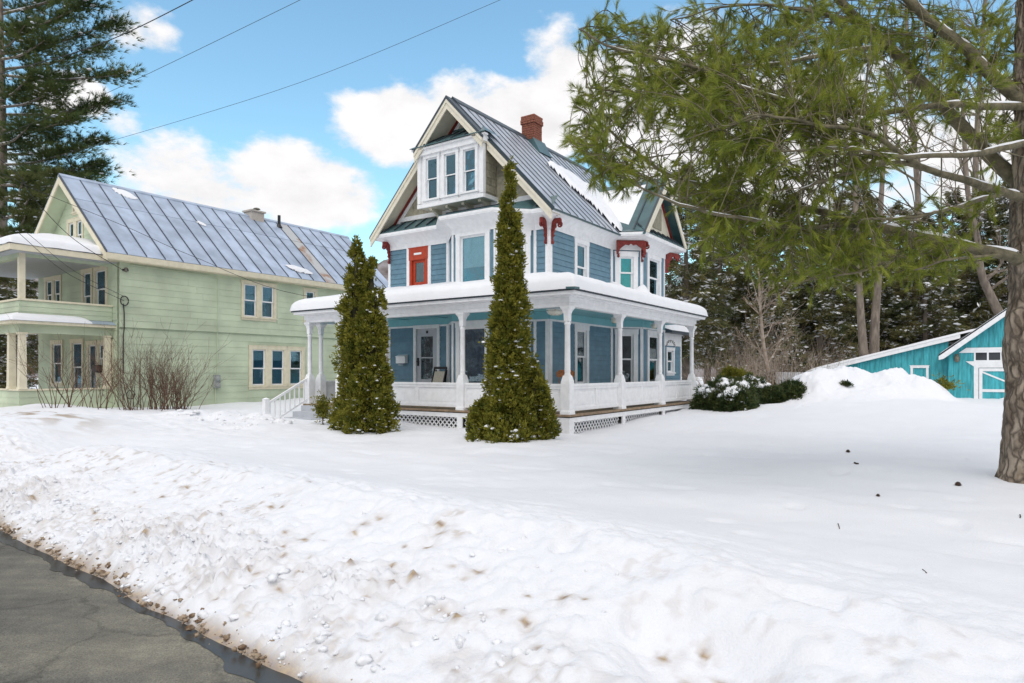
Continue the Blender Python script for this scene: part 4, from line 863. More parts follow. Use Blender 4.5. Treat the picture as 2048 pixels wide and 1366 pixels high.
# snow on the porch roof
def porch_snow():
    xs = np.linspace(-9.43, .41, 247); ys = np.linspace(-.41, 8.68, 228); X, Y = np.meshgrid(xs, ys, indexing='ij')
    e1 = np.where(Y < 1.75, np.minimum(np.minimum(Y + .41, .41 - X), X + 9.43), np.minimum(.41 - X, 8.68 - Y))
    inside = ((Y < 2.0) | (X > -1.8)) & (e1 > -.02)
    from_poly = np.zeros(X.shape, bool)
    pts = [(-4.475 + (x + 4.475) * .985, 5.2 + (y - 5.2) * .985) for x, y in foot]; j = len(pts) - 1
    for i in range(len(pts)):
        (xi, yi), (xj, yj) = pts[i], pts[j]
        c = ((yi > Y) != (yj > Y)) & (X < (xj - xi) * (Y - yi) / (yj - yi + 1e-12) + xi); from_poly ^= c; j = i
    d = np.clip(e1, 0, None); T = .33 + .05 * (fbm(X * .8, Y * .8, 3, 201) - .5) + .04 * (fbm(X * 3, Y * 3, 3, 202) - .5)
    r = np.clip(d / .38, 0, 1); th = T * np.clip(1 - (1 - r) ** 2.6, 0, 1) ** .42 * (e1 > .0)
    lump = .22 * np.exp(-(((X + .75) / .22) ** 2 + ((Y - 6.0) / .3) ** 2)) + .10 * np.exp(-(((X + 1.2) / .3) ** 2 + ((Y - 5.0) / .5) ** 2)) * (1 + fbm(X * 6, Y * 6, 3, 9))
    soft = proof_z(X, Y)
    Z = soft + .005 + th + lump * (.5 + fbm(X * 5, Y * 5, 3, 203))
    ok = inside & ~from_poly
    m4 = ok[:-1, :-1] & ok[1:, :-1] & ok[1:, 1:] & ok[:-1, 1:]
    o = gridmesh('porch_roof_snow', X, Y, Z, 'roof_snow', True, m4, soft + .004); o.location = SITE; o.rotation_euler = (0, 0, -TH)
    tag(o, 'thick rounded snow lying on the wraparound porch roof', 'snow', None, 'stuff')
porch_snow()
# snow left on the main roof and in the valley of the side gable
def main_snow():
    ts = np.linspace(.12, 1.0, 70); ys = np.linspace(3.6, 9.4, 120); T, Y = np.meshgrid(ts, ys, indexing='ij')
    X = RX + (EXr - RX) * T; zr = RZ - sl * (X - RX)
    zc = CZ + .0 - cs * np.abs(Y - CY)      # cross gable surface
    zb = np.maximum(zr, zc)
    lim = 3.95 + 1.25 * T + .25 * (fbm(T * 5, T * 0 + 2, 3, 211) - .5) * 2
    upper = .34 + .10 * (fbm(Y * 2.2, Y * 0, 3, 212) - .5) + .10 * ss(Y, 5, 8)
    e = np.minimum(np.minimum((Y - lim) / .35, (T - upper) / .08), np.minimum((7.25 - Y) / .5, (1.0 - T) / .06 + .1))
    th = .22 * np.sqrt(np.clip(1 - (1 - np.clip(e, 0, 1)) ** 2, 0, 1)) * (.8 + .5 * fbm(T * 8, Y * 2, 3, 213))
    ok = e > 0
    Zs = np.where(zc > zr, np.maximum(zc, zr) + .10 * np.clip(e, 0, 1), zr + th)
    m4 = ok[:-1, :-1] & ok[1:, :-1] & ok[1:, 1:] & ok[:-1, 1:]
    o = gridmesh('main_roof_snow', X, Y, Zs, 'roof_snow', True, m4); o.location = SITE; o.rotation_euler = (0, 0, -TH)
    tag(o, 'ragged sheet of snow sliding down the steep house roof beside the side gable', 'snow', None, 'stuff')
main_snow()
def slab_snow(name, label, root_loc, pts, th, seed):
    """snow blanket over a polygon of 3-D corners (quad), rounded edges"""
    P = [np.array(p, float) for p in pts]; n = 26; s_, t_ = np.meshgrid(np.linspace(0, 1, n), np.linspace(0, 1, n), indexing='ij')
    Q = (P[0][None, None] * ((1 - s_) * (1 - t_))[..., None] + P[1][None, None] * (s_ * (1 - t_))[..., None] + P[2][None, None] * (s_ * t_)[..., None] + P[3][None, None] * ((1 - s_) * t_)[..., None])
    e = np.minimum(np.minimum(s_, 1 - s_), np.minimum(t_, 1 - t_)) * n / 4; r = np.clip(e, 0, 1)
    Q[..., 2] += th * np.sqrt(np.clip(1 - (1 - r) ** 2, 0, 1)) * (.85 + .3 * fbm(s_ * 6, t_ * 6, 3, seed))
    o = gridmesh(name, Q[..., 0], Q[..., 1], Q[..., 2], 'roof_snow'); o.location = root_loc; o.rotation_euler = (0, 0, -TH)
    return tag(o, label, 'snow', None, 'stuff')
slab_snow('addition_roof_snow', 'snow on the low roof of the rear addition of the blue house', SITE, [(-1.22, 9.65, 3.12), (-1.22, 11.85, 3.12), (-4.4, 11.85, 4.18), (-4.4, 9.65, 4.18)], .22, 5)

# things on the porch
def rooted(name, x, y, z, rz, label, cat, group=None): 
    p = S(x, y, z); return tag(empty(name, p, -TH + rz), label, cat, group)
mbx = rooted('mailbox', -6.95, 1.72, 1.90, 0, 'white wall mailbox beside the front door of the blue house', 'mailbox')
b = MB(); b.box(-.0, .38, -.13, 0, 0, .2); b.build('body', W_, mbx)
b = MB(); b.poly([(0, -.15, .19), (0, -.15, .215), (0, -.02, .265), (0, 0, .265), (0, 0, .2)], (.38, 0, 0)); b.build('lid', W_, mbx)
b = MB(); b.bar((.1, -.12, -.01), (.1, -.12, -.05), .02, .02); b.bar((.28, -.12, -.01), (.28, -.12, -.05), .02, .02); b.bar((.1, -.12, -.05), (.28, -.12, -.05), .012, .012); b.build('paper_hook', W_, mbx)
fc = rooted('folding_chair', -5.05, 1.3, DK, 0, 'folded black chair with beige back leaning by the front door', 'chair')
b = MB()
for x in (-.22, .22): b.bar((x, -.14, 0), (x, .18, 1.1), .03, .045); b.bar((x * .9, -.02, 0), (x * .9, .22, 1.02), .025, .04)
b.bar((-.22, .18, 1.08), (.22, .18, 1.08), .04, .07); b.bar((-.22, -.1, .15), (.22, -.1, .15), .03, .03); b.bar((-.22, .09, .78), (.22, .09, .78), .02, .02); b.build('frame', 'black_plastic', fc)
MB().add([(-.19, -.11, .2), (.19, -.11, .2), (.19, .14, .98), (-.19, .14, .98), (-.19, -.09, .2), (.19, -.09, .2), (.19, .155, .98), (-.19, .155, .98)], [(0, 1, 2, 3), (7, 6, 5, 4), (0, 4, 5, 1), (2, 6, 7, 3)]).build('sling', 'beige_sling', fc)
wc = rooted('wooden_chair', -.95, 1.6, DK, R(35), 'brown wooden spindle back chair on the corner of the porch', 'chair')
b = MB(); b.box(-.2, .2, -.2, .2, .43, .465); b.build('seat', 'chair_wood', wc)
for x in (-.17, .17):
    for y in (-.17, .17): MB().bar((x, y, .43), (x * 1.15, y * 1.15, 0), .035, .035).build('leg', 'chair_wood', wc)
b = MB(); b.poly([(-.22, .2, .83), (.22, .2, .83), (.24, .2, .95), (.15, .2, 1.02), (-.15, .2, 1.02), (-.24, .2, .95)], (0, .03, 0)); b.build('crest_rail', 'chair_wood', wc)
for k in range(5): MB().bar((-.16 + k * .08, .18, .46), (-.18 + k * .09, .215, .85), .014, .014).build('spindle', 'chair_wood', wc)
tbm = rooted('porch_bench', -.85, .75, DK, 0, 'low grey bench behind the rail at the porch corner', 'bench')
MB().box(-.7, .25, -.18, .18, .60, .64).build('seat', 'grey_paint', tbm)
for x in (-.6, .15): MB().box(x - .03, x + .03, -.15, .15, 0, .60).build('leg', 'grey_paint', tbm)
def ceil_lamp(x, y, label, sc=1.0):
    l = rooted('ceiling_lamp', x, y, 3.16, 0, label, 'lamp', 'porch ceiling lamps')
    b = MB(); b.lathe([(.03, .045), (.09 * sc, .0), (.13 * sc, -.012), (.15 * sc, -.03), (.12 * sc, -.05)], n=14); b.build('canopy', W_, l, True)
    b = MB(); b.lathe([(.13 * sc, -.045), (.14 * sc, -.08), (.11 * sc, -.14), (.05 * sc, -.165), (.005, -.17)], n=14); b.build('glass_shade', 'lamp_glass', l, True)
    b = MB()
    for k in range(6): a = k * math.pi / 3; b.bar((.142 * sc * math.cos(a), .142 * sc * math.sin(a), -.05), (.06 * sc * math.cos(a), .06 * sc * math.sin(a), -.17), .012, .012)
    b.build('cage', 'brass', l)
ceil_lamp(-.62, .5, 'brass caged lamp on the porch ceiling near the corner post', 1.5); ceil_lamp(-.55, 3.6, 'small pale lamp on the porch ceiling beside the second post of the right side', .8); ceil_lamp(-.55, 6.4, 'small pale lamp on the porch ceiling beside the third post of the right side', .8)

# ================================================================== the green house
_siding = siding
def siding(*a, **k): k.setdefault('th', .019); return _siding(*a, **k)
GH = S(-16.2, -2.18); gh = tag(empty('green_house', GH, -TH), 'pale green house with grey metal roof and stacked front porches', 'house')
GC, GS = 'green_cream', 'green_siding'
FRt = Fr((0, 0), (0, 12.5)); FFt = Fr((-6.52, 0), (0, 0)); FUp = Fr((.06, -.0), (.06, 12.5))
def gwin(F, u0, u1, z0, z1, **k): window(gh, F, u0, u1, z0, z1, cm=GC, sm=W_, sash=.05, **k)
# right wall: lower storey, and an upper storey standing slightly proud
tri = [(5.06, 5.66), (5.96, 6.56), (6.86, 7.46)]; h1 = [(a, b_, 1.08, 2.55) for a, b_ in tri]
two = [(4.66, 5.22), (5.46, 6.02)]; h2 = [(a, b_, 3.84, 5.14) for a, b_ in two] + [(7.64, 8.10, 3.84, 5.14)]
lw_ = wall(gh, FRt, 0, 12.5, -.2, 3.15, h1, GS); siding(lw_, FRt, 0, 12.5, .1, 3.10, .25, GS, [(4.88, 7.64, .92, 2.7)])
uw_ = wall(gh, FUp, 0, 12.5, 3.15, 5.6, h2, GS, .18); siding(uw_, FUp, 0, 12.5, 3.16, 5.5, .235, GS, [(4.5, 6.18, 3.7, 5.26), (7.5, 8.24, 3.7, 5.26)])
for a, b_ in tri: gwin(FRt, a, b_, 1.08, 2.55, cas=.15, top=.14, shade=.30, blinds=True, split=.47)
for k, (a, b_) in enumerate(two): gwin(FUp, a, b_, 3.84, 5.14, cas=.12, top=.11, shade=.46 if k == 0 else .5, curtain=('r',))
gwin(FUp, 7.64, 8.10, 3.84, 5.14, cas=.13, top=.12, shade=.4)
# front wall and gable
fh = [(.74, 1.26, 4.05, 5.15), (1.46, 1.98, 4.05, 5.15), (3.9, 4.5, 3.5, 5.2), (4.85, 5.6, 3.85, 5.2), (1.3, 2.1, 1.2, 2.7), (3.0, 3.8, .9, 2.7), (4.3, 4.9, .8, 2.6), (5.1, 6.0, 1.6, 2.6)]
fw_ = wall(gh, FFt, 0, 6.52, -.2, 5.6, fh, GS); siding(fw_, FFt, 0, 6.40, 3.4, 5.5, .235, GS, [(h[0] - .14, h[1] + .14, h[2] - .1, h[3] + .14) for h in fh if h[2] > 3]); siding(fw_, FFt, 0, 6.40, .3, 3.3, .25, GS, [(h[0] - .14, h[1] + .14, h[2] - .1, h[3] + .14) for h in fh if h[2] < 3])
for h in fh: gwin(FFt, h[0], h[1], h[2], h[3], cas=.12, shade=.3 if h[2] > 3.6 else None)
GRX, GRZ, GEZ, GEX = -3.26, 8.74, 5.60, .36; gsl = (GRZ - GEZ) / (GEX - GRX)
tw = [(2.72, 3.14, 6.12, 7.15), (3.38, 3.80, 6.12, 7.15)]; vt = [(3.12, 3.62, 7.5, 8.0)]
hwid = lambda z: (GRZ - .2 - z) / gsl
b = MB()
zs_ = [5.6, 6.12, 7.15, 7.5, 8.0]
for p, q, a, c in rect_minus(0, 6.52, 5.6, 8.5, [(h[0], h[1], h[2], h[3]) for h in tw + vt]):
    x0a, x1a = max(p, 3.26 - hwid(a)), min(q, 3.26 + hwid(a)); x0c, x1c = max(p, 3.26 - hwid(c)), min(q, 3.26 + hwid(c))
    if x1a > x0a: 
        x0c, x1c = min(x0c, x1a), max(x1c, x0a)
        if x1c < x0c: x0c = x1c = (x0c + x1c) / 2
        b.poly([FFt.pt(x0a, 0, a), FFt.pt(x1a, 0, a), FFt.pt(x1c, 0, c), FFt.pt(x0c, 0, c)], (0, .12, 0))
gg = b.build('gable_wall', GS, gh)
siding(gg, FFt, 0, 6.52, 5.62, 8.4, .235, GS, [(2.58, 3.94, 6.0, 7.3), (3.0, 3.74, 7.4, 8.1)], clip=lambda z: (max(0, 3.26 - hwid(z + .05)), min(6.52, 3.26 + hwid(z + .05))))
for h in tw: gwin(FFt, *h[:2], *h[2:], cas=.12, curtain=('l', 'r'))
gwin(FFt, *vt[0][:2], *vt[0][2:], cas=.08, split=0)
MB().box(-6.4, -.1, .2, 12.4, 3.15, 3.35).build('floor_slab', 'dark_interior', gh)
MB().box(-6.52, -6.4, .12, 12.5, -.2, 5.6).build('wall', GS, gh); MB().poly([(-6.5, 12.42, -.2), (0, 12.42, -.2), (0, 12.42, 5.6), (-3.26, 12.42, 8.4), (-6.5, 12.42, 5.6)], (0, .1, 0)).build('wall', GS, gh)
# roof of wide standing seam panels in two tiers
grf = MB(); gy0, gy1 = -.55, 12.95; GEL = 2 * GRX - GEX
for sx in (GEX, GEL): grf.poly([(GRX, gy0, GRZ), (sx, gy0, GEZ), (sx, gy0, GEZ - .07), (GRX, gy0, GRZ - .12)], (0, gy1 - gy0, 0))
grf = grf.build('roof', 'grey_seam', gh); ng = 21; gpw = (gy1 - gy0) / ng
for k in range(ng):
    for j, (t0, t1) in enumerate(((0.01, .33), (.335, 1.005))):
        m = 'rusty_roof' if k == 14 else 'grey_roof'
        x0, x1 = GRX + (GEX - GRX) * t0, GRX + (GEX - GRX) * t1
        slope_panel(gy0 + k * gpw + .012, gy0 + (k + 1) * gpw - .012, x0, x1, 1, .004 + .006 * (1 - j), .012, m, 'roof_panel', GRX, GRZ, gsl, grf)
    slope_panel(gy0 + k * gpw - .016, gy0 + k * gpw + .016, GRX, GEX + .01, 1, .003, .05, 'grey_seam', 'seam', GRX, GRZ, gsl, grf)
slope_panel(gy0, gy1, GRX, GEL, -1, .004, .02, 'grey_roof', 'roof_panel', GRX, GRZ, gsl, grf)
MB().poly([(GRX - .12, gy0, GRZ - .08), (GRX, gy0, GRZ + .03), (GRX + .12, gy0, GRZ - .08), (GRX + .12, gy0, GRZ - .04), (GRX, gy0, GRZ + .06), (GRX - .12, gy0, GRZ - .04)], (0, gy1 - gy0, 0)).build('ridge_cap', 'grey_roof', grf)
b = MB(); b.box(.07, GEX - .02, gy0, gy1, GEZ - .24, GEZ - .10); b.box(GEX - .03, GEX + .015, gy0, gy1, GEZ - .22, GEZ - .02); b.build('eave_fascia', GC, gh)
b = MB()
for sx in (GEX, GEL):
    P = lambda t, o: (GRX + (sx - GRX) * t, GRZ - (GRZ - GEZ) * t - o)
    b.poly([(q[0], gy0 - .02, q[1]) for q in (P(0, .08), P(1, .05), P(1, .27), P(0, .32))], (0, .05, 0))
b.build('rake_board', GC, gh)
b = MB()
for sx in (GEX, GEL):
    P = lambda t, o: (GRX + (sx - GRX) * t, GRZ - (GRZ - GEZ) * t - o)
    b.poly([(q[0], gy0 + .03, q[1]) for q in (P(0, .14), P(1, .1), P(1, .13), P(0, .17))], (0, .55, 0))
b.build('rake_soffit', GS, gh)
chg = MB(); chg.box(GRX - .3, GRX + .28, 7.05, 7.7, 8.4, 8.93); chg.box(GRX - .36, GRX + .34, 6.99, 7.76, 8.93, 9.0)
chg = chg.build('chimney', 'mortar', gh); b = MB(); b.tube([(GRX, 7.5, 8.98), (GRX, 7.5, 9.12)], .07, 8); b.lathe([(.17, 9.12), (.12, 9.17), (.02, 9.2)], GRX, 7.5, 10); b.box(GRX - .28, GRX + .26, 7.1, 7.35, 9.0, 9.03); b.build('chimney_cap', 'tarnish', chg)
b = MB(); b.tube([(GRX + .35, 8.45, 8.3), (GRX + .35, 8.45, 8.98)], .07, 8); b.lathe([(.16, 8.4), (.1, 8.5), (.075, 8.56)], GRX + .35, 8.45, 10); b.build('vent_pipe', 'black_plastic', gh)
# stacked porches at the front
b = MB(); b.box(-6.9, -.45, -2.7, -2.6, 3.36, 3.86); b.box(-.55, -.45, -2.6, -.02, 3.36, 3.86); b = b.build('balcony_wall', GS, gh)
FBs = Fr((-.45, -2.7), (-.45, 0)); siding(b, FBs, 0, 2.68, 3.36, 3.84, .16, GS); siding(b, Fr((-6.9, -2.7), (-.45, -2.7)), 0, 6.45, 3.36, 3.84, .16, GS)
b = MB(); b.box(-6.95, -.4, -2.75, -2.57, 3.86, 3.92); b.box(-.58, -.4, -2.57, 0, 3.86, 3.92); b.build('balcony_cap', GC, gh)
MB().box(-6.9, -.45, -2.6, 0, 3.2, 3.38).build('balcony_floor', 'green_cream', gh)
b = MB(); b.poly([(-7.1, -2.98, 3.13), (-.2, -2.98, 3.13), (-.2, 0, 3.13), (-7.1, 0, 3.13)], (0, 0, .09)); b.build('lower_cornice', GC, gh)
MB().add([(-7.15, -3.02, 3.225), (-.16, -3.02, 3.225), (-.16, -.0, 3.225), (-.46, -.0, 3.36), (-.46, -2.71, 3.36), (-7.15, -2.71, 3.36)], [(0, 1, 4, 5), (1, 2, 3, 4)]).build('lower_roof', 'grey_roof', gh)
b = MB(); b.box(-6.9, -.42, -2.72, -2.58, 2.86, 3.13); b.box(-.56, -.42, -2.58, 0, 2.86, 3.13); b.build('lower_beam', GS, gh)
for (x, y) in ((-.5, -2.62), (-1.25, -2.65), (-.5, -.16), (-3.4, -2.65)):
    MB().add([(x + i * s_, y + j * s_, z) for s_, z in ((.12, 1.1), (.10, 1.18), (.085, 2.8), (.12, 2.82), (.12, 2.87)) for i, j in ((-1, -1), (1, -1), (1, 1), (-1, 1))], [(r * 4 + k, r * 4 + (k + 1) % 4, r * 4 + 4 + (k + 1) % 4, r * 4 + 4 + k) for r in range(4) for k in range(4)]).build('porch_column', GC, gh)
b = MB(); b.box(-6.9, -.45, -2.7, -2.6, -.1, 1.05); b.box(-.55, -.45, -2.6, 0, -.1, 1.05); b = b.build('porch_wall', GS, gh); siding(b, FBs, 0, 2.68, .05, 1.03, .2, GS); siding(b, Fr((-6.9, -2.7), (-.45, -2.7)), 0, 6.45, .05, 1.03, .2, GS)
b = MB(); b.box(-6.95, -.4, -2.75, -2.55, 1.05, 1.1); b.box(-.6, -.4, -2.55, 0, 1.05, 1.1); b.build('porch_cap', GC, gh)
MB().box(-6.9, -.55, -2.6, 0, .3, .4).build('porch_floor', 'wood_deck', gh)
for x in (-.55, -3.4): MB().box(x - .08, x + .08, -2.7, -2.54, 3.92, 5.36).build('porch_column', GC, gh)
b = MB(); b.box(-7.2, -.12, -3.0, -.0, 5.33, 5.38); b.build('porch_soffit', 'grey_paint', gh)
b = MB(); b.box(-7.3, -.02, -3.1, -3.06, 5.34, 5.52); b.box(-.06, -.02, -3.06, .0, 5.34, 5.52); b.build('porch_fascia', GC, gh)
b = MB(); b.box(-6.9, -.5, -2.72, -2.52, 5.2, 5.33); b.box(-.6, -.48, -2.52, 0, 5.24, 5.33); b.build('porch_beam', GS, gh)
MB().add([(-7.3, -3.1, 5.525), (-.02, -3.1, 5.525), (-.02, 0, 5.525), (-1.6, 0, 6.0), (-1.6, -1.4, 6.0), (-7.3, -1.4, 6.0), (-7.3, 0, 6.0)], [(0, 1, 4, 5), (1, 2, 3, 4), (5, 4, 3, 6)]).build('porch_roof', 'grey_roof', gh)
def gsnow(name, label, fn, xs, ys, seed):
    X, Y = np.meshgrid(xs, ys, indexing='ij'); Z, ok = fn(X, Y); und = np.minimum(Z, 5.522 if seed == 1 else 3.223); m4 = ok[:-1, :-1] & ok[1:, :-1] & ok[1:, 1:] & ok[:-1, 1:]
    o = gridmesh(name, X, Y, Z, 'roof_snow', True, m4, und); o.location = GH; o.rotation_euler = (0, 0, -TH); tag(o, label, 'snow', None, 'stuff')
def f1(X, Y):
    d = np.minimum(.0 - X, Y + 3.12); r = np.clip(d / .32, 0, 1); return 5.52 + np.clip(d, 0, 1.6) * .30 + .25 * np.clip(1 - (1 - r) ** 2.6, 0, 1) ** .42 + .04 * fbm(X * 2, Y * 2, 3, 5), d > -.02
gsnow('balcony_roof_snow', 'rounded snow on the upper porch roof of the green house', f1, np.linspace(-7.3, 0, 130), np.linspace(-3.12, -.03, 60), 1)
def f2(X, Y):
    d = np.minimum(-.17 - X, Y + 3.03); inn = (Y < -2.72) | (X > -.44); lim = (-.75 + .3 * (X + .3) - Y) ; r = np.clip(np.minimum(d / .14, lim / .5), 0, 1)
    return 3.225 + np.clip(d, 0, .4) * .45 + .13 * np.sqrt(np.clip(1 - (1 - r) ** 2, 0, 1)), inn & (d > -.01) & (lim > 0)
gsnow('lower_porch_snow', 'narrow strip of snow on the lower porch eave of the green house', f2, np.linspace(-7.1, -.17, 176), np.linspace(-3.03, -.03, 76), 2)
def roof_patch(name, label, t, y, rt, ry, th, seed):
    n = 20; a, b_ = np.meshgrid(np.linspace(-1, 1, n), np.linspace(-1, 1, n), indexing='ij'); r = np.sqrt(a * a + b_ * b_) + .5 * (fbm(a * 2 + seed, b_ * 2, 3, seed) - .5)
    T = t + a * rt; Y = y + b_ * ry + a * ry * .5; X = GRX + (GEX - GRX) * T; Z = GRZ - gsl * (X - GRX) + .02 + th * np.sqrt(np.clip(1 - r * r, 0, 1)); ok = r < 1.0
    m4 = ok[:-1, :-1] & ok[1:, :-1] & ok[1:, 1:] & ok[:-1, 1:]; o = gridmesh(name, X, Y, Z, 'roof_snow', True, m4); o.location = GH; o.rotation_euler = (0, 0, -TH); tag(o, label, 'snow', None, 'stuff')
roof_patch('snow_patch', 'lump of snow low on the green house roof below the rust streaks', .87, 7.4, .05, .55, .12, 3)
roof_patch('snow_patch', 'small snow scrap near the ridge of the green house', .10, 1.55, .07, .35, .05, 5)
roof_patch('snow_patch', 'small snow scrap in the middle of the green house roof', .35, 4.1, .035, .18, .05, 8)
# meter, conduit and cable on the right wall
mt = tag(empty('electric_meter', S(-16.2, -2.18), -TH), 'grey electric meter with conduit on the green side wall', 'meter')
b = MB(); b.box(.026, .13, 3.38, 3.62, 1.02, 1.52); b.build('box', 'meter_grey', mt)
for z in (1.14, 1.38): b = MB(); b.add([(.13 + dx, 3.5 + .1 * r * math.cos(a), z + .1 * r * math.sin(a)) for dx, r in ((0, 1), (.06, .95), (.08, .5)) for a in np.arange(12) * math.pi / 6], [(i * 12 + k, i * 12 + (k + 1) % 12, (i + 1) * 12 + (k + 1) % 12, (i + 1) * 12 + k) for i in range(2) for k in range(12)] + [tuple(range(24, 36))]); b.build('dial', 'meter_grey', mt)
b = MB(); b.tube([(.06, 3.45, 1.02), (.06, 3.45, .1)], .022, 6); b.tube([(.06, 3.52, 1.5), (.06, 3.52, 3.1), (.11, 3.52, 3.2), (.11, 3.52, 5.2), (.11, 3.1, 5.26), (.11, .3, 5.3)], .017, 6); b.build('conduit', GS, mt)
cbx = tag(empty('cable_drop', S(-16.2, -2.18), -TH), 'black cable looped and running down the corner of the green house', 'cable')
b = MB(); b.tube([(.09, .1, 3.95), (.1, .12, 3.6), (.1, .12, 3.1), (.04, .12, 2.9), (.04, .12, 1.6)], .018, 5); b.build('run', 'wire', cbx)
b = MB(); b.tube([(.12, .12 + .13 * math.cos(t), 4.05 + .16 * math.sin(t)) for t in np.linspace(0, 6.2, 16)], .018, 5); b.build('loop', 'wire', cbx)
hr = tag(empty('wire_ring', S(-16.2, -2.18), -TH), 'thin dark ring hanging low on the green wall behind the bare bushes', 'ring')
MB().tube([(.06, .35 + .13 * math.cos(t), .86 + .15 * math.sin(t)) for t in np.linspace(0, 6.28, 18)], .015, 5).build('hoop', 'wire', hr)
bm_ = tag(empty('mailbox', S(-16.2, -2.18), -TH), 'small black mailbox on the lower porch of the green house', 'mailbox')
b = MB(); b.box(-1.5, -1.1, -.22, -.03, 1.62, 1.82); b.poly([(-1.5, -.22, 1.82), (-1.5, -.18, 1.88), (-1.5, -.07, 1.88), (-1.5, -.03, 1.82)], (.4, 0, 0)); b.build('body', 'black_plastic', bm_)

# ================================================================== teal garage
GW = ((1885 - 1024) / FPX * 27, 27.0, 0); gr = tag(empty('garage', GW, -TH), 'teal board garage with white trimmed door and lean-to shed', 'garage')
GTM = 'garage_teal'; gs_ = .80; gA = 2.75; gE = 2.30
top = lambda x: gE + gs_ * (gA - abs(x - gA)) - .05
wl = MB(); wl.poly([(.2, .03, 0), (5.3, .03, 0), (5.3, .03, top(5.3)), (gA, .03, top(gA)), (.2, .03, top(.2))], (0, .1, 0)); wl.box(.2, .3, .13, 7, 0, 2.3); wl.box(5.2, 5.3, .13, 7, 0, 2.3); wl.box(.2, 5.3, 6.9, 7, 0, 2.3)
wl = wl.build('wall', GTM, gr); x = .2
while x < 5.29:
    w = random.uniform(.15, .23); x1 = min(5.3, x + w)
    if not (1.22 < (x + x1) / 2 < 4.3):
        MB().add([(x + .004, -.002, -.1), (x1 - .004, -.002, -.1), (x1 - .004, -.002, top(x1) - .02), (x + .004, -.002, top(x) - .02), (x + .004, .028, -.1), (x1 - .004, .028, -.1), (x1 - .004, .028, top(x1) - .02), (x + .004, .028, top(x) - .02)], [(0, 1, 2, 3), (0, 3, 7, 4), (1, 5, 6, 2), (3, 2, 6, 7)]).build('board', GTM, wl)
    else:
        MB().add([(x + .004, -.002, 2.40), (x1 - .004, -.002, 2.40), (x1 - .004, -.002, top(x1) - .02), (x + .004, -.002, top(x) - .02), (x + .004, .028, 2.4), (x1 - .004, .028, 2.4), (x1 - .004, .028, top(x1) - .02), (x + .004, .028, top(x) - .02)], [(0, 1, 2, 3), (0, 3, 7, 4), (1, 5, 6, 2), (3, 2, 6, 7)]).build('board', GTM, wl)
    x = x1
b = MB(); b.poly([(.55, -.05, 2.40), (4.95, -.05, 2.40), (4.7, -.05, 2.60), (.8, -.05, 2.60)], (0, .045, 0)); b.box(1.05, 4.45, -.045, -.004, 2.03, 2.10); b.box(1.05, 4.45, -.045, -.004, 1.80, 2.03); b.poly([(.78, -.045, 2.06), (1.05, -.045, 2.06), (1.05, -.045, 1.85)], (0, .04, 0))
for k in range(9): b.box(1.05 + k * .425 - (.0 if k else 0), 1.11 + k * .425 - 0, -.043, -.004, 2.10, 2.40)
b.box(1.05, 1.2, -.046, -.004, -.1, 1.80); b.box(4.3, 4.45, -.046, -.004, -.1, 1.80); b.build('door_trim', W_, gr)
for k in range(8): MB().box(1.11 + k * .425, 1.475 + k * .425, -.012, -.006, 2.10, 2.40).build('pane', 'dark_interior', gr)
for sgn, xa in ((1, 1.22), (-1, 4.28)):
    xb = gA - sgn * .01; dd = MB(); a, c = sorted((xa, xb)); dd.box(a, c, -.02, -.004, -.1, 1.78); do = dd.build('garage_door', GTM, gr)
    f = MB(); wd = .11
    f.box(a, a + wd, -.05, -.021, -.1, 1.78); f.box(c - wd, c, -.05, -.021, -.1, 1.78); f.box(a + wd, c - wd, -.05, -.021, 1.66, 1.78); f.box(a + wd, c - wd, -.05, -.021, .84, .95)
    for (za, zb) in ((1.66, .95), (.3, .84)):
        xa_, xc_ = (a + wd, c - wd) if sgn > 0 else (c - wd, a + wd)
        f.poly([(xa_, -.047, za - .07 * (1 if za > zb else -1)), (xa_, -.047, za), (xc_, -.047, zb + .07 * (1 if za > zb else -1)), (xc_, -.047, zb)] if za > zb else [(xa_, -.047, za), (xc_, -.047, zb - .09), (xc_, -.047, zb), (xa_, -.047, za + .09)], (0, .025, 0))
    f.build('door_brace', W_, do)
b = MB()
for sg in (1, -1):
    xe = gA - sg * (gA + .12); b.poly([(gA, -.35, gE + gs_ * gA + .1), (xe, -.35, gE - .1 * gs_ + .08), (xe, -.35, gE - .1 * gs_), (gA, -.35, gE + gs_ * gA)], (0, 7.6, 0))
rfo = b.build('roof', 'seam_metal', gr); b = MB()
for sg in (1, -1):
    xe = gA - sg * (gA + .12); b.poly([(gA, -.38, gE + gs_ * gA + .06), (xe, -.38, gE - .1 * gs_ + .05), (xe, -.38, gE - .1 * gs_ - .10), (xe + sg * .16, -.38, gE - .1 * gs_ - .06), (gA, -.38, gE + gs_ * gA - .13)], (0, .04, 0))
b.build('rake_board', W_, gr); b = MB()
for sg in (1, -1):
    xe = gA - sg * (gA + .1); b.poly([(gA, -.33, gE + gs_ * gA - .02), (xe, -.33, gE - .1), (xe, -.33, gE - .13), (gA, -.33, gE + gs_ * gA - .05)], (0, .33, 0))
b.build('rake_soffit', GTM, gr)
lz = lambda x: 3.00 + .262 * x
ll = MB(); ll.poly([(-4.9, .33, 0), (.2, .33, 0), (.2, .33, lz(.2) - .15), (-4.9, .33, lz(-4.9) - .15)], (0, .1, 0)); ll.box(-4.9, -4.8, .43, 6, 0, 1.5); ll = ll.build('lean_to_wall', GTM, gr); x = -4.9
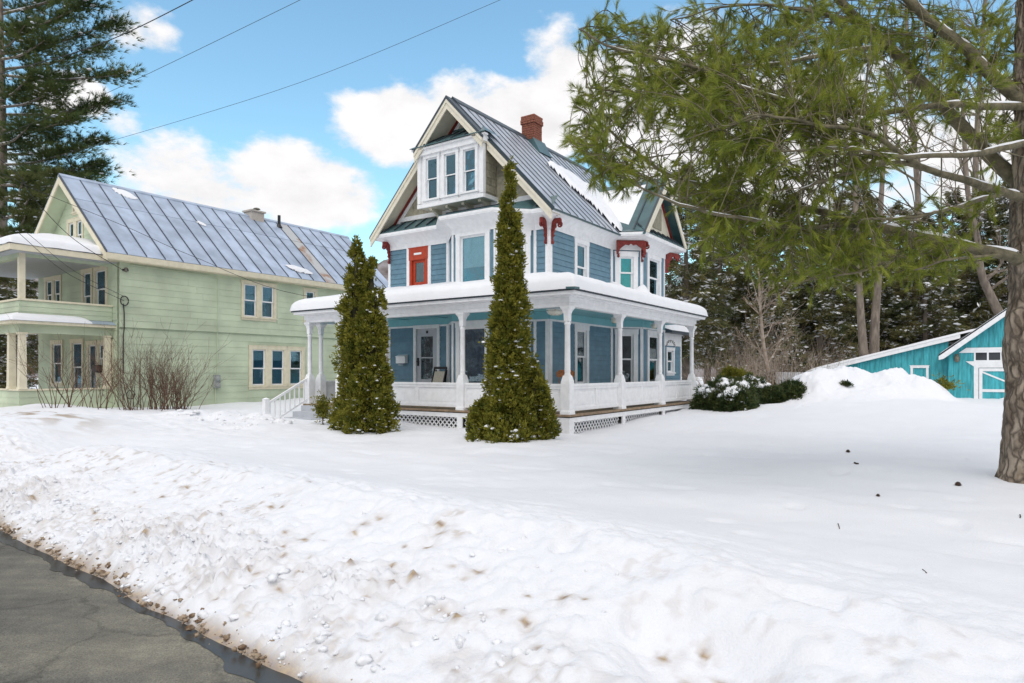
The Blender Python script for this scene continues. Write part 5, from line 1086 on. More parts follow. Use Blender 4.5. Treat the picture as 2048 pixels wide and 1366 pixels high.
while x < .19:
    w = random.uniform(.15, .24); x1 = min(.2, x + w); MB().add([(x + .004, .30, -.1), (x1 - .004, .30, -.1), (x1 - .004, .30, lz(x1) - .16), (x + .004, .30, lz(x) - .16), (x + .004, .328, -.1), (x1 - .004, .328, -.1), (x1 - .004, .328, lz(x1) - .16), (x + .004, .328, lz(x) - .16)], [(0, 1, 2, 3), (0, 3, 7, 4), (1, 5, 6, 2)]).build('board', GTM, ll); x = x1
b = MB(); b.poly([(-5.2, .1, lz(-5.2)), (.6, .1, lz(.6)), (.6, .1, lz(.6) - .16), (-5.2, .1, lz(-5.2) - .16)], (0, .05, 0)); b.build('lean_to_fascia', W_, gr)
MB().poly([(-5.2, .151, lz(-5.2)), (.6, .151, lz(.6)), (.6, .151, lz(.6) - .05), (-5.2, .151, lz(-5.2) - .05)], (0, 6, 0)).build('lean_to_roof', 'seam_metal', gr)
FL = Fr((-4.9, .30), (.2, .30)); window(gr, FL, 3.85, 4.32, 1.22, 1.80, cas=.09, split=0)
def sn(name, label, loc, pts, th, seed): slab_snow(name, label, loc, pts, th, seed)
sn('lean_to_snow', 'snow on the sloping lean-to roof of the teal garage', GW, [(-5.25, .08, lz(-5.25) + .002), (1.5, .08, lz(1.5) + .002), (1.5, 6.1, lz(1.5) + .002), (-5.25, 6.1, lz(-5.25) + .002)], .13, 4)
sn('garage_roof_snow', 'thin snow on the steep left slope of the teal garage roof', GW, [(-.13, -.33, gE + .04), (gA, -.33, gE + gs_ * gA + .11), (gA, 7.2, gE + gs_ * gA + .11), (-.13, 7.2, gE + .04)], .05, 6)
lm = tag(empty('wall_lamp', GW, -TH), 'small tarnished lantern beside the garage door', 'lamp')
b = MB(); b.box(.42, .56, -.02, -.003, 2.12, 2.36); b.build('plate', 'tarnish', lm); b = MB(); b.lathe([(.03, 2.02), (.085, 2.06), (.10, 2.22), (.06, 2.28), (.02, 2.33)], .49, -.11, 8); b.build('lantern', 'tarnish', lm)
# white fence beyond the yews
fn = tag(empty('board_fence', (0, 0, 0)), 'short white board fence between the yews and the snow mound', 'fence')
for k in range(12):
    p = at(1552 + k * 5, 746, 31); g0 = .5; q = at(1552 + k * 5 + 4.4, 746, 31); MB().add([(p[0], 31 - .02, g0), (q[0], 31 - .02, g0), (q[0], 31 - .02, 1.62 + .02 * (k % 2)), (p[0], 31 - .02, 1.62), (p[0], 31 + .02, g0), (q[0], 31 + .02, g0), (q[0], 31 + .02, 1.62), (p[0], 31 + .02, 1.62)], [(0, 1, 2, 3), (5, 4, 7, 6), (3, 2, 6, 7), (0, 3, 7, 4), (1, 5, 6, 2)]).build('board', 'fence_white', fn)

# ================================================================== overhead wires
def wire(pts, r, label, m='wire'):
    P = [Vector(p) for p in pts]; out = []
    for i in range(len(P) - 1):
        p0, p1, p2, p3 = P[max(i - 1, 0)], P[i], P[i + 1], P[min(i + 2, len(P) - 1)]
        for k in range(8):
            t = k / 8; out.append(.5 * ((2 * p1) + (p2 - p0) * t + (2 * p0 - 5 * p1 + 4 * p2 - p3) * t * t + (3 * p1 - p0 - 3 * p2 + p3) * t ** 3))
    out.append(P[-1]); o = MB().tube(out, r, 5).build('overhead_wire', m); tag(o, label, 'wire', 'overhead wires'); return o
wire([at(-220, 222, 13), at(0, 148, 12.6), at(195, 90, 12.2), at(385, 0, 11.6), at(620, -130, 11)], .0085, 'thick dark overhead cable crossing the upper left corner of the sky')
wire([at(-220, 345, 20), at(0, 270, 19), at(205, 190, 18), at(600, 0, 16), at(820, -110, 15)], .006, 'thin overhead wire running through the middle of the sky above the green house')
wire([at(-220, 390, 22), at(0, 340, 21), at(190, 291, 20), at(600, 165, 18.5), at(1000, 0, 17), at(1200, -90, 16)], .0055, 'longest overhead wire rising to the right above the green roof')
mast = S(-16.14, -2.1, 5.1)
wire([at(-160, 200, 16), at(26, 340, 18), at(66, 395, 19), at(146, 477, 20.6), mast], .010, 'service cable sagging to the upper corner of the green house')
wire([at(-160, 268, 17), at(0, 345, 17.5), at(99, 391, 18), at(256, 455, 18.4), at(380, 510, 19), at(602, 590, 20.5), S(-7.42, 5.0, 3.9)], .007, 'service wire passing across the green house roof to the blue house')
wire([at(-160, 300, 15), at(0, 430, 17.5), at(40, 468, 18.5), at(132, 545, 20.6), S(-16.1, -2.06, 4.05)], .008, 'thin cable crossing the upper porch to the loop on the green house corner')
wire([at(-160, 330, 15.5), at(20, 440, 18), at(64, 474, 19), at(150, 543, 21), S(-16.1, -2.06, 4.2)], .007, 'second thin cable above the upper porch of the green house')
mh = tag(empty('service_mast', mast, -TH), 'dark service insulators on the upper corner of the green house', 'insulator')
MB().tube([(-.02, 0, 0), (.12, .02, .0), (.2, .1, -.02)], .035, 6).build('arm', 'wire', mh); MB().lathe([(.03, -.08), (.07, -.05), (.04, 0), (.07, .05), (.03, .08)], .15, .05, 8).build('insulator', 'tarnish', mh)

# ================================================================== vegetation
def unit(v): return v / (np.linalg.norm(v, axis=-1, keepdims=True) + 1e-9)
def tufts(base, ax, n, length, width, spread, seed, droop=.0, back=.0):
    """fans of needles: thin triangles leaving each base around its axis"""
    r = np.random.default_rng(seed); N = len(base); ax = unit(ax)
    d = unit(ax[:, None, :] + spread * unit(r.normal(size=(N, n, 3))) * r.uniform(.25, 1, (N, n, 1)))
    d[..., 2] -= droop * r.random((N, n)); d = unit(d)
    Ln = length * r.uniform(.7, 1.15, (N, n, 1)); b = base[:, None, :] - ax[:, None, :] * back * r.random((N, n, 1)) + r.normal(size=(N, n, 3)) * length * .03
    sd_ = unit(np.cross(d, r.normal(size=(N, n, 3)))) * width * .5
    V = np.stack([b - sd_, b + sd_, b + d * Ln], 2).reshape(-1, 3); F = np.arange(len(V)).reshape(-1, 3); return V, F
def leaves(base, ax, n, length, width, spread, seed):
    """small flat leaf quads around each base"""
    r = np.random.default_rng(seed); N = len(base); ax = unit(ax)
    d = unit(ax[:, None, :] + spread * unit(r.normal(size=(N, n, 3)))); Ln = length * r.uniform(.6, 1.2, (N, n, 1))
    b = base[:, None, :] + r.normal(size=(N, n, 3)) * length * .25; sd_ = unit(np.cross(d, r.normal(size=(N, n, 3)))) * width * r.uniform(.6, 1.2, (N, n, 1)) * .5
    V = np.stack([b, b + d * Ln * .5 - sd_, b + d * Ln, b + d * Ln * .5 + sd_], 2).reshape(-1, 3); F = np.arange(len(V)).reshape(-1, 4); return V, F
def spline(P, n=6):
    P = [np.array(p, float) for p in P]; out = []
    for i in range(len(P) - 1):
        p0, p1, p2, p3 = P[max(i - 1, 0)], P[i], P[i + 1], P[min(i + 2, len(P) - 1)]
        for k in range(n): t = k / n; out.append(.5 * ((2 * p1) + (p2 - p0) * t + (2 * p0 - 5 * p1 + 4 * p2 - p3) * t * t + (3 * p1 - p0 - 3 * p2 + p3) * t ** 3))
    out.append(P[-1]); return np.array(out)
def snow_blobs(name, pos, sr, parent, seed, flat=.55):
    r = np.random.default_rng(seed); n = len(pos); k = 8; rings = [(.0, 1), (.75, .66), (1, .0), (.7, -.5)]
    B = np.array([(0, 0, 1)] + [(q * math.cos(2 * math.pi * i / k), q * math.sin(2 * math.pi * i / k), z) for q, z in rings[1:] for i in range(k)])
    F = [(0, 1 + i, 1 + (i + 1) % k, 0) for i in range(k)]; F = [(0, 1 + i, 1 + (i + 1) % k) for i in range(k)]
    for j in range(2): F += [(1 + j * k + i, 1 + (j + 1) * k + i, 1 + (j + 1) * k + (i + 1) % k) for i in range(k)] + [(1 + j * k + i, 1 + (j + 1) * k + (i + 1) % k, 1 + j * k + (i + 1) % k) for i in range(k)]
    F = np.array(F); s_ = sr[0] + (sr[1] - sr[0]) * r.random((n, 1, 1)) ** 2
    V = pos[:, None, :] + B[None] * s_ * (r.uniform(.6, 1.3, (n, 1, 3)) * np.array([1, 1, flat])) * (1 + .4 * (r.random((n, len(B), 1)) - .5))
    o = npmesh(name, V.reshape(-1, 3), (F[None] + (np.arange(n) * len(B))[:, None, None]).reshape(-1, 3), 'roof_snow', parent, True); o['kind'] = 'stuff'; return o

# ------------------------------------------------------------------ columnar arborvitae in front of the porch
SQ = .78
def arborvitae(u, v, Yd, cols, label, seed):
    x, y, _ = at(u, v, Yd); z0 = at(u, v, Yd)[2]
    t = tag(empty('arborvitae', (x, y, 0)), label, 'tree', 'clipped columnar evergreens before the porch'); r = np.random.default_rng(seed); AV, AX = [], []; core = MB(); SB = []
    for (dx, dy, H, prof, npt) in cols:           # prof: (height fraction, radius)
        hs = np.array([p[0] for p in prof]); rs = np.array([p[1] for p in prof]) * (.74 if H > 3 else SQ); nc = max(40, int(npt / 34)); h = r.random(nc * 6); keep = r.random(nc * 6) < np.interp(h, hs, rs) / rs.max() + .06; h = h[keep][:nc]
        a = r.uniform(0, 2 * math.pi, len(h)); R_ = np.interp(h, hs, rs); rad = R_ * (.60 + .50 * r.random(len(h))) * (.72 + .62 * fbm(a * 1.7 + seed, h * H * 2.3, 3, seed))
        rad = rad * np.where(r.random(len(h)) < .07, 1.28, 1); cc_ = np.stack([x + dx + rad * np.cos(a), y + dy + rad * np.sin(a), z0 - .04 + h * H], -1); per_ = 30; cs_ = (.022 + .042 * np.clip(R_ / .4, .15, 1))[:, None, None]
        p = (cc_[:, None, :] + r.normal(size=(len(h), per_, 3)) * cs_ * np.array([.85, .85, 1.7])).reshape(-1, 3); a = np.repeat(a, per_); h = np.repeat(h, per_)
        out = np.stack([np.cos(a), np.sin(a), .7 + .7 * r.random(len(h))], -1) + (p - np.repeat(cc_, per_, 0)) * 6
        AV.append(p); AX.append(out)
        n = 14; rows = 16; cv = []
        for i in range(rows + 1):
            hh = i / rows; rr = float(np.interp(hh, hs, rs)) * .5
            cv += [(dx + rr * math.cos(2 * math.pi * k / n) * (1 + .15 * math.sin(k * 2.3 + i)), dy + rr * math.sin(2 * math.pi * k / n) * (1 + .15 * math.sin(k * 2.3 + i)), z0 - .05 + hh * H * .97) for k in range(n)]
        core.add(cv, [(i * n + k, i * n + (k + 1) % n, (i + 1) * n + (k + 1) % n, (i + 1) * n + k) for i in range(rows) for k in range(n)])
        core.tube([(dx, dy, z0 - .5), (dx, dy, z0 + H * .9)], [.07, .01], 6)
        q = p[(r.random(len(p)) < .05 + .06 * (h < .3) + .05 * ((h < .14)))]; SB.append(q + np.array([0, 0, .02]))
    P = np.concatenate(AV); A = np.concatenate(AX)
    V, F = leaves(P - np.array([x, y, 0]), A, 6, .078, .033, .75, seed + 1); npmesh('foliage', V, F, 'cedar_leaf', t); core.build('trunk', 'cedar_core', t, True)  # trunk mesh also holds a dark core added to block see-through
    snow_blobs('caught_snow', np.concatenate(SB) - np.array([x, y, 0]), (.012, .06), t, seed + 2)
    return t
px1 = 15.8 / FPX; px2 = 13.5 / FPX
arborvitae(730, 858, 15.8, [(-.20, 0, 4.62, [(0, .46), (.08, .52), (.3, .49), (.6, .37), (.8, .24), (.93, .11), (1, .012)], 7600), (.17, -.12, 4.12, [(0, .52), (.1, .58), (.3, .46), (.6, .34), (.85, .20), (.95, .09), (1, .012)], 7200), (.1, -.3, 1.5, [(0, .68), (.35, .62), (.8, .36), (1, .15)], 3600), (-.50, .1, 1.0, [(0, .26), (.5, .26), (1, .08)], 900)],
           'shorter columnar evergreen with two pointed tops left of the other', 300)
arborvitae(1022, 880, 13.5, [(-.03, 0, 5.62, [(0, .42), (.12, .54), (.3, .47), (.5, .37), (.7, .26), (.85, .165), (.95, .08), (1, .012)], 13500), (-.05, -.2, 1.25, [(0, .76), (.3, .72), (.7, .42), (1, .15)], 4200), (.5, -.05, 1.55, [(0, .42), (.4, .42), (.8, .22), (1, .06)], 2600), (-.62, -.05, .85, [(0, .34), (.5, .3), (1, .08)], 1300)],
           'tallest columnar evergreen, narrow pointed top, right before the porch', 400)
sp_ = at(645, 832, 17.2); sp = tag(empty('evergreen_sprig', (sp_[0], sp_[1], 0)), 'tiny evergreen sprig sticking out of the snow beside the front steps', 'shrub')
r_ = np.random.default_rng(5); P = r_.normal(size=(260, 3)) * np.array([.10, .10, .16]) + np.array([0, 0, sp_[2] + .18]); V, F = leaves(P, np.array([[0, 0, 1.]] * len(P)) + r_.normal(size=P.shape) * .5, 6, .08, .03, .8, 6); npmesh('foliage', V, F, 'cedar_leaf', sp); MB().tube([(0, 0, .1), (.02, 0, sp_[2] + .2)], .015, 5).build('stem', 'twig', sp)

# ------------------------------------------------------------------ big pine at the right edge
pine = tag(empty('pine_tree', (at(2074, 958, 8.0)[0], 8.0, 0)), 'big pine at the right edge, rough trunk, snow lined limbs reaching over the lawn', 'tree')
PO = np.array([pine.location.x, pine.location.y, 0])
def pine_trunk():
    n, rows = 56, 230; zz = np.linspace(-.1, 9.5, rows); th = np.arange(n) * 2 * math.pi / n; T, Z = np.meshgrid(th, zz); R_ = .345 - .026 * Z + .10 * np.exp(-np.clip(Z - .25, 0, None) / .22)
    rid = np.abs(fbm(T * 5.5 + 1.4 * fbm(T * 2, Z * 2, 2, 3), Z * 2.0, 4, 301) - .5) * 2; rid2 = np.abs(vnoise(T * 9, Z * 5.5, 303) - .5) * 2
    R_ = R_ + .04 * (rid - .25) + .022 * (rid2 - .3) + .03 * (fbm(T * 2, Z * 1.2, 2, 302) - .5)
    for (t0, z0, a, s_) in ((3.3, 2.25, .10, .22), (3.6, 1.25, .06, .2), (3.0, 1.9, .05, .2), (3.4, 3.15, .07, .25), (3.2, .8, .03, .2)):
        R_ = R_ + a * np.exp(-(((T - t0) / .55) ** 2 + ((Z - z0) / s_) ** 2))
    cx = .014 * Z; V = np.stack([cx + R_ * np.cos(T), .02 * Z + R_ * np.sin(T), Z], -1).reshape(-1, 3); idx = np.arange(n * rows).reshape(rows, n)
    F = np.stack([idx[:-1], np.roll(idx[:-1], -1, 1), np.roll(idx[1:], -1, 1), idx[1:]], -1).reshape(-1, 4); npmesh('trunk', V, F, 'bark', pine, True)
pine_trunk()
LIMBS = [  # pixel paths with distances, start radius, end radius
    ([(2035, 520, 7.9), (2005, 508, 7.75), (1846, 476, 7.6), (1773, 458, 7.7), (1701, 445, 7.8), (1655, 427, 7.9), (1574, 413, 8.1), (1519, 399, 8.2), (1438, 377, 8.4), (1347, 354, 8.6), (1270, 304, 8.8), (1211, 254, 9.0), (1150, 210, 9.1)], .075, .012),
    ([(2030, 385, 7.9), (1973, 395, 7.4), (1905, 417, 7.1), (1846, 431, 6.9), (1778, 440, 6.8), (1719, 440, 6.7)], .035, .008),
    ([(2040, 395, 7.9), (2014, 386, 7.7), (1937, 363, 7.2), (1846, 336, 6.9), (1790, 325, 6.8), (1700, 345, 6.7), (1600, 380, 6.6)], .06, .010),
    ([(2080, 280, 7.6), (1982, 302, 7.0), (1937, 311, 6.8), (1846, 313, 6.6), (1769, 311, 6.5), (1710, 299, 6.4), (1665, 297, 6.4), (1546, 300, 6.3)], .04, .009),
    ([(2075, 420, 8.1), (2030, 360, 8.3), (1937, 268, 8.6), (1869, 190, 8.8), (1823, 145, 8.9), (1778, 91, 9.0), (1723, 45, 9.1), (1640, -40, 9.2)], .10, .05),
    ([(2090, 235, 8.0), (2005, 168, 8.2), (1960, 127, 8.3), (1914, 82, 8.4), (1855, 36, 8.5), (1780, -40, 8.6)], .09, .05),
    ([(2060, 213, 8.0), (1960, 213, 7.8), (1891, 209, 7.6), (1760, 225, 7.4), (1640, 215, 7.3), (1500, 180, 7.3), (1380, 130, 7.4), (1240, 100, 7.5), (1160, 60, 7.6)], .05, .010),
    ([(1778, 91, 9.0), (1650, 110, 8.6), (1540, 130, 8.3), (1420, 140, 8.1), (1300, 190, 8.1), (1170, 175, 8.1)], .035, .008),
    ([(1701, 445, 7.8), (1600, 455, 7.3), (1500, 440, 7.0), (1400, 420, 6.9), (1290, 380, 6.9), (1210, 330, 7.0), (1140, 285, 7.1)], .028, .006),
    ([(1655, 427, 7.9), (1560, 480, 7.6), (1470, 510, 7.5), (1420, 520, 7.5)], .022, .006),
    ([(1846, 476, 7.6), (1760, 530, 7.2), (1680, 550, 7.0), (1580, 565, 6.9)], .022, .006),
    ([(2005, 508, 7.75), (1900, 520, 7.1), (1830, 540, 6.8)], .022, .006),
    ([(1723, 45, 9.1), (1600, 20, 8.6), (1480, 10, 8.3), (1340, 40, 8.2)], .03, .008),
    ([(2100, 300, 7.9), (2200, 310, 7.8), (2330, 340, 7.7), (2440, 360, 7.6)], .05, .01), ([(2095, 150, 7.9), (2180, 130, 7.7), (2300, 100, 7.6)], .05, .01), ([(2100, 500, 7.9), (2200, 490, 8.3), (2320, 500, 8.6)], .04, .01),
    ([(1846, 336, 6.9), (1740, 270, 6.5), (1640, 250, 6.4), (1520, 230, 6.4), (1430, 260, 6.5)], .03, .007)]
LP = []; LS = []
for path, r0, r1 in LIMBS:
    P = spline([at(*p) for p in path], 8); n = len(P); jit = np.stack([fbm(np.arange(n) * .35 + r0 * 999 + k * 7, np.zeros(n), 3, 311 + k) - .5 for k in range(3)], -1) * .06; P = P + jit * np.linspace(.3, 1, n)[:, None]
    rad = r0 + (r1 - r0) * np.linspace(0, 1, n) ** .8; MB().tube([tuple(p - PO) for p in P], [float(q) for q in rad], 8).build('limb', 'limb_bark', pine, True); LP.append((P, rad)); LS.append((P, rad))
# foliage: branchlets reach from the nearest limb to targets spread through the crown
ELL = [(1240, 90, 85, 62, 30), (1390, 100, 120, 90, 52), (1540, 150, 140, 120, 100), (1480, 240, 120, 75, 76), (1670, 110, 140, 110, 74), (1800, 80, 140, 90, 44), (1890, 140, 110, 110, 24), (1370, 190, 90, 80, 30), (1950, 70, 90, 70, 15), (1230, 190, 90, 40, 20), (1175, 285, 50, 40, 16), (1215, 330, 60, 45, 18), (1270, 360, 80, 40, 26),
       (1420, 395, 75, 45, 28), (1500, 455, 100, 70, 50), (1630, 480, 130, 70, 62), (1780, 515, 120, 50, 42), (1890, 520, 70, 45, 16), (1600, 330, 130, 65, 75), (1740, 270, 110, 80, 38), (1890, 200, 100, 80, 14), (1570, 540, 90, 40, 24), (1700, 550, 90, 36, 22), (1450, 490, 50, 45, 14), (1330, 200, 80, 60, 26), (1200, 225, 50, 40, 9), (1430, 330, 70, 45, 24), (1960, 420, 50, 40, 6), (2010, 110, 60, 110, 20), (2015, 290, 45, 60, 10), (1640, -50, 150, 60, 30), (1800, -70, 130, 60, 26), (2200, 150, 130, 140, 40), (2260, 330, 150, 90, 40), (2200, 480, 120, 60, 24)]
AP = np.concatenate([p for p, q in LP]); tb_, ta_ = [], []; tw_ = MB(); r_ = np.random.default_rng(77); tdir = []
for (u, v, ru, rv, cnt) in ELL:
    for k in range(int(cnt * (1.2 if v < 300 else .8))):
        a = r_.uniform(0, 6.283); q = math.sqrt(r_.random()); uu, vv = u + ru * q * math.cos(a), v + rv * q * math.sin(a)
        # depth close to the depth of the nearest limb
        cu = AP[:, 0] / AP[:, 1] * FPX + 1024; cv = HV - (AP[:, 2] - CAMZ) / AP[:, 1] * FPX; w = np.exp(-((cu - uu) ** 2 + (cv - vv) ** 2) / (2 * 110 ** 2)) + 1e-9
        i = r_.choice(len(AP), p=w / w.sum()); Yd = float(np.clip(AP[i][1] + .12 + abs(r_.normal()) * .7 - .35 * (r_.random() < .3), 5.8, 11)); T = np.array(at(uu, vv, Yd)); A0 = AP[i]
        d = T - A0; L_ = np.linalg.norm(d)
        if L_ > 1.5: A0 = T - d / L_ * 1.5; near = AP[np.argmin(np.linalg.norm(AP - A0, axis=1))]; A0 = near if np.linalg.norm(near - T) < 1.9 else A0
        mid = (A0 + T) / 2 + np.array([0, 0, .06]) + r_.normal(size=3) * .05; P = spline([A0, mid, T], 5); n = len(P); L_ = np.linalg.norm(T - A0)
        tw_.tube([tuple(p - PO) for p in P], [float(.0075 * (1 - .7 * i2 / n)) for i2 in range(n)], 4, False)
        dirv = unit((P[-1] - P[-3])[None])[0]
        m = int(5 + 6 * r_.random())
        for j in range(m):
            t = 1 - (j / m) ** 1.3 * min(.85, .55 / max(L_, .3)) ; p = P[min(n - 1, int(t * (n - 1)))] + r_.normal(size=3) * .02
            sd_ = unit((dirv + r_.normal(size=3) * .55 + np.array([0, 0, .1]))[None])[0]; ln = r_.uniform(.04, .20); e = p + sd_ * ln
            if ln > .12: tw_.tube([tuple(p - PO), tuple(e - PO)], [.004, .003], 3, False)
            tb_.append(e); ta_.append(sd_ + np.array([0, 0, .1]))
tb_ = np.array(tb_); ta_ = np.array(ta_)
V, F = tufts(tb_ - PO, ta_, 50, .135, .0038, .60, 78, droop=.30, back=.11); npmesh('needles', V, F, 'pine_needle', pine); PINE_TUFTS = len(tb_)
tw_.build('twigs', 'limb_bark', pine)['kind'] = 'stuff'
# snow lying along the limbs
sv = MB()
for P, rad in LS[:9]:
    n = len(P); i = 2
    while i < n - 3:
        ln = int(r_.integers(3, 9)); j = min(n - 1, i + ln)
        if r_.random() < .78 and rad[i] > .012: sv.tube([tuple(P[k] - PO + np.array([0, 0, rad[k] * .78])) for k in range(i, j + 1)], [max(.003, float(rad[k] * .72 * math.sin(math.pi * (k - i + .6) / (j - i + 1.2)) ** .6)) for k in range(i, j + 1)], 6)
        i = j + 1
so = sv.build('limb_snow', 'roof_snow', pine, True); so['kind'] = 'stuff'

# ------------------------------------------------------------------ recursive bare branching
def bare(mb, p, d, L_, r, depth, rg, spread=.5, up=.15, kids=(2, 4), seg=4, minr=.0025, sides=4):
    P = [np.array(p)]; dd = np.array(d, float)
    for k in range(seg): dd = unit((dd + rg.normal(size=3) * .13 + np.array([0, 0, up * .3]))[None])[0]; P.append(P[-1] + dd * L_ / seg)
    rad = [max(minr, r * (1 - .55 * k / seg)) for k in range(seg + 1)]; mb.tube([tuple(q) for q in P], [float(q) for q in rad], sides if depth > 0 else 3, False)
    if depth <= 0: return
    for k in range(int(rg.integers(*kids)) + 1):
        t = rg.uniform(.3, 1); i = min(seg, max(1, int(t * seg + .5))); nd = unit((dd + rg.normal(size=3) * spread + np.array([0, 0, up]))[None])[0]
        bare(mb, P[i], nd, L_ * rg.uniform(.45, .72), rad[i] * .62, depth - 1, rg, spread, up, kids, max(3, seg - 1), minr, sides)
def bush(u, v, Yd, n, H, wid, label, seed, m='twig', group='bare bushes before the green house', r0=.012, depth=2, lean=.35, z=None):
    x, y, zz = at(u, v, Yd); z = gw(x, y) - .05 if z is None else z; t = tag(empty('bare_bush', (x, y, z)), label, 'bush', group); rg = np.random.default_rng(seed); mb = MB()
    for k in range(n):
        o = rg.normal(size=2) * wid * .45; d = np.array([o[0] * lean / max(wid, .1) + rg.normal() * .18, o[1] * lean / max(wid, .1) + rg.normal() * .18, 1]); bare(mb, (o[0], o[1], 0), unit(d[None])[0], H * rg.uniform(.4, .75), r0 * rg.uniform(.6, 1.2), depth, rg, .42, .15, (1, 4))
    mb.build('stems', m, t); return t
bush(120, 810, 19.3, 16, 2.2, .55, 'sparse bare bush before the lower porch of the green house', 11)
bush(190, 806, 19.6, 15, 2.1, .5, 'bare bush beside the corner column of the lower green porch', 12)
bush(318, 806, 21.6, 60, 2.2, .62, 'dense reddish bare bush against the green side wall', 13)
bush(265, 806, 21.4, 20, 2.5, .4, 'bare bush at the corner of the green house below the cable loop', 14)
bush(362, 806, 21.9, 30, 1.6, .5, 'low bare bush between the dense bush and the electric meter', 15)

# ------------------------------------------------------------------ background conifers, bare brush, trunks
def spruce_mesh(seed, H, Rb, bare_to=.08, nbr=150, m='spruce_needle'):
    r = np.random.default_rng(seed); P, A, SN_ = [], [], []; tr = MB(); tr.tube([(0, 0, -.5), (0, 0, H * .5), (0, 0, H)], [.02 * H, .011 * H, .01], 7)
    for k in range(nbr):
        h = bare_to + (1 - bare_to) * (k + r.random()) / nbr; L_ = Rb * (1 - h) ** .75 * r.uniform(.75, 1.15) + .15; a = r.uniform(0, 6.283); z = h * H; n = int(6 + L_ * 10)
        t = np.sqrt(r.random(n)); dr = -.28 * L_ * t ** 1.5 + .10 * L_ * t; side = r.normal(size=n) * .16 * L_ * (.4 + .6 * np.sin(t * 3.1))
        x = t * L_ * math.cos(a) - side * math.sin(a); y = t * L_ * math.sin(a) + side * math.cos(a); p = np.stack([x, y, z + dr + r.normal(size=n) * .05], -1)
        P.append(p); A.append(np.stack([np.full(n, math.cos(a)), np.full(n, math.sin(a)), np.full(n, -.25)], -1)); tr.tube([(0, 0, z), (L_ * .55 * math.cos(a), L_ * .55 * math.sin(a), z - .06 * L_), (L_ * .95 * math.cos(a), L_ * .95 * math.sin(a), z - .17 * L_)], [.025, .012, .004], 3, False)
        s_ = r.random(n) < .27; SN_.append(p[s_] + np.array([0, 0, .05]))
    P = np.concatenate(P); A = np.concatenate(A); V, F = leaves(P, A, 9, .26, .055, .7, seed + 1)
    S_ = np.concatenate(SN_); SV, SF = leaves(S_, np.stack([r.normal(size=len(S_)), r.normal(size=len(S_)), np.full(len(S_), -.15)], -1), 2, .34, .12, .35, seed + 2)
    def me(V, F, nm, mm):
        o = npmesh(nm, V, F, mm); return o
    return me(V, F, 'foliage', m), me(SV, SF, 'snow_load', 'roof_snow'), tr.build('trunk', 'grey_bark', None)
protos = [spruce_mesh(501, 11, 2.4, .16), spruce_mesh(502, 9, 2.5, .02), spruce_mesh(503, 12, 2.7, .24)]
for pr3 in protos:
    for o in pr3: col.objects.unlink(o)
def spruce(u, Yd, k, sc, rz, label, name='spruce_tree', group='snowy spruces behind the yard'):
    x = (u - 1024) / FPX * Yd; t = tag(empty(name, (x, Yd, .35), rz), label, 'tree', group); t.scale = (sc, sc, sc)
    for o in protos[k]: c = o.copy(); c.parent = t; col.objects.link(c)
SPR = [(1372, 31, 0, 1.0), (1440, 36, 2, 1.0), (1500, 38, 0, 1.05), (1545, 33, 1, .72), (1585, 37, 2, .95), (1640, 35, 1, 1.05), (1690, 39, 0, 1.1), (1745, 36, 2, .9), (1800, 38, 0, 1.0), (1850, 35, 1, 1.05), (1905, 39, 2, 1.0), (1960, 37, 0, 1.05), (2020, 36, 2, 1.0), (1415, 42, 0, 1.2), (1720, 44, 2, 1.15)]
for i, (u, Yd, k, sc) in enumerate(SPR[:13]): spruce(u, Yd, k, sc, i * 1.3, '%s dark snowy spruce from the blue house in the tree line' % ORD[i])
spruce(*SPR[13], 2.1, 'taller spruce standing behind the first two spruces by the blue house'); spruce(*SPR[14], .4, 'tallest spruce behind the twin bare trunks')
spruce(-15, 33, 1, .8, .7, 'dark spruce showing behind the columns of the green house porch', group='trees behind the green house'); spruce(45, 37, 0, .75, 1.7, 'dark spruce showing between the porch columns of the green house and its front wall', group='trees behind the green house')
def trunk_tree(pts, r0, r1, label, seed, m='grey_bark', depth=3, name='bare_tree', nb=12, bl=2.2, start=.35):
    P = spline(pts, 6); t = tag(empty(name, tuple(P[0])), label, 'tree', 'bare trunks behind the yard'); rg = np.random.default_rng(seed); mb = MB(); n = len(P); rad = [float(r0 + (r1 - r0) * i / (n - 1)) for i in range(n)]; mb.tube([tuple(p - P[0]) for p in P], rad, 9); mb.build('trunk', m, t, True); cb_ = MB()
    for k in range(nb):
        i = int(n * rg.uniform(start, .98)); d = rg.normal(size=3); d[2] = abs(d[2]) * .6 + .3; bare(cb_, P[i] - P[0], unit(d[None])[0], bl * rg.uniform(.5, 1.1), rad[i] * .4, depth, rg, .5, .1, (1, 4), 4, .006)
    cb_.build('crown', m, t); return t
trunk_tree([at(1728, 712, 30), at(1722, 640, 30), at(1718, 560, 30), at(1712, 440, 30), at(1705, 250, 30)], .20, .07, 'left one of the twin grey trunks behind the snow mound', 21, nb=7, start=.5)
trunk_tree([at(1748, 712, 30.6), at(1750, 640, 30.6), at(1756, 560, 30.6), at(1760, 440, 30.6), at(1772, 240, 30.6)], .23, .08, 'right one of the twin grey trunks behind the snow mound', 22, nb=7, start=.5)
trunk_tree([at(2010, 650, 31), at(1985, 600, 31), at(1962, 545, 31), at(1955, 480, 31), at(1935, 380, 31), at(1925, 200, 31)], .22, .08, 'leaning grey tree rising behind the teal garage roof', 23, nb=9, bl=2.6, start=.25)
trunk_tree([at(1537, 745, 28), at(1527, 690, 28), at(1521, 620, 28), at(1516, 540, 28), at(1505, 430, 28)], .09, .03, 'slim pale sapling among brown brush behind the yews', 24, 'brush_twig', nb=16, bl=1.6, start=.1)
trunk_tree([at(1960, 640, 46), at(1950, 400, 46), at(1960, 150, 46), at(1975, -60, 46)], .25, .10, 'tall bare tree with fine twigs against the sky behind the pine', 25, nb=34, bl=4.2, depth=3, start=.35)
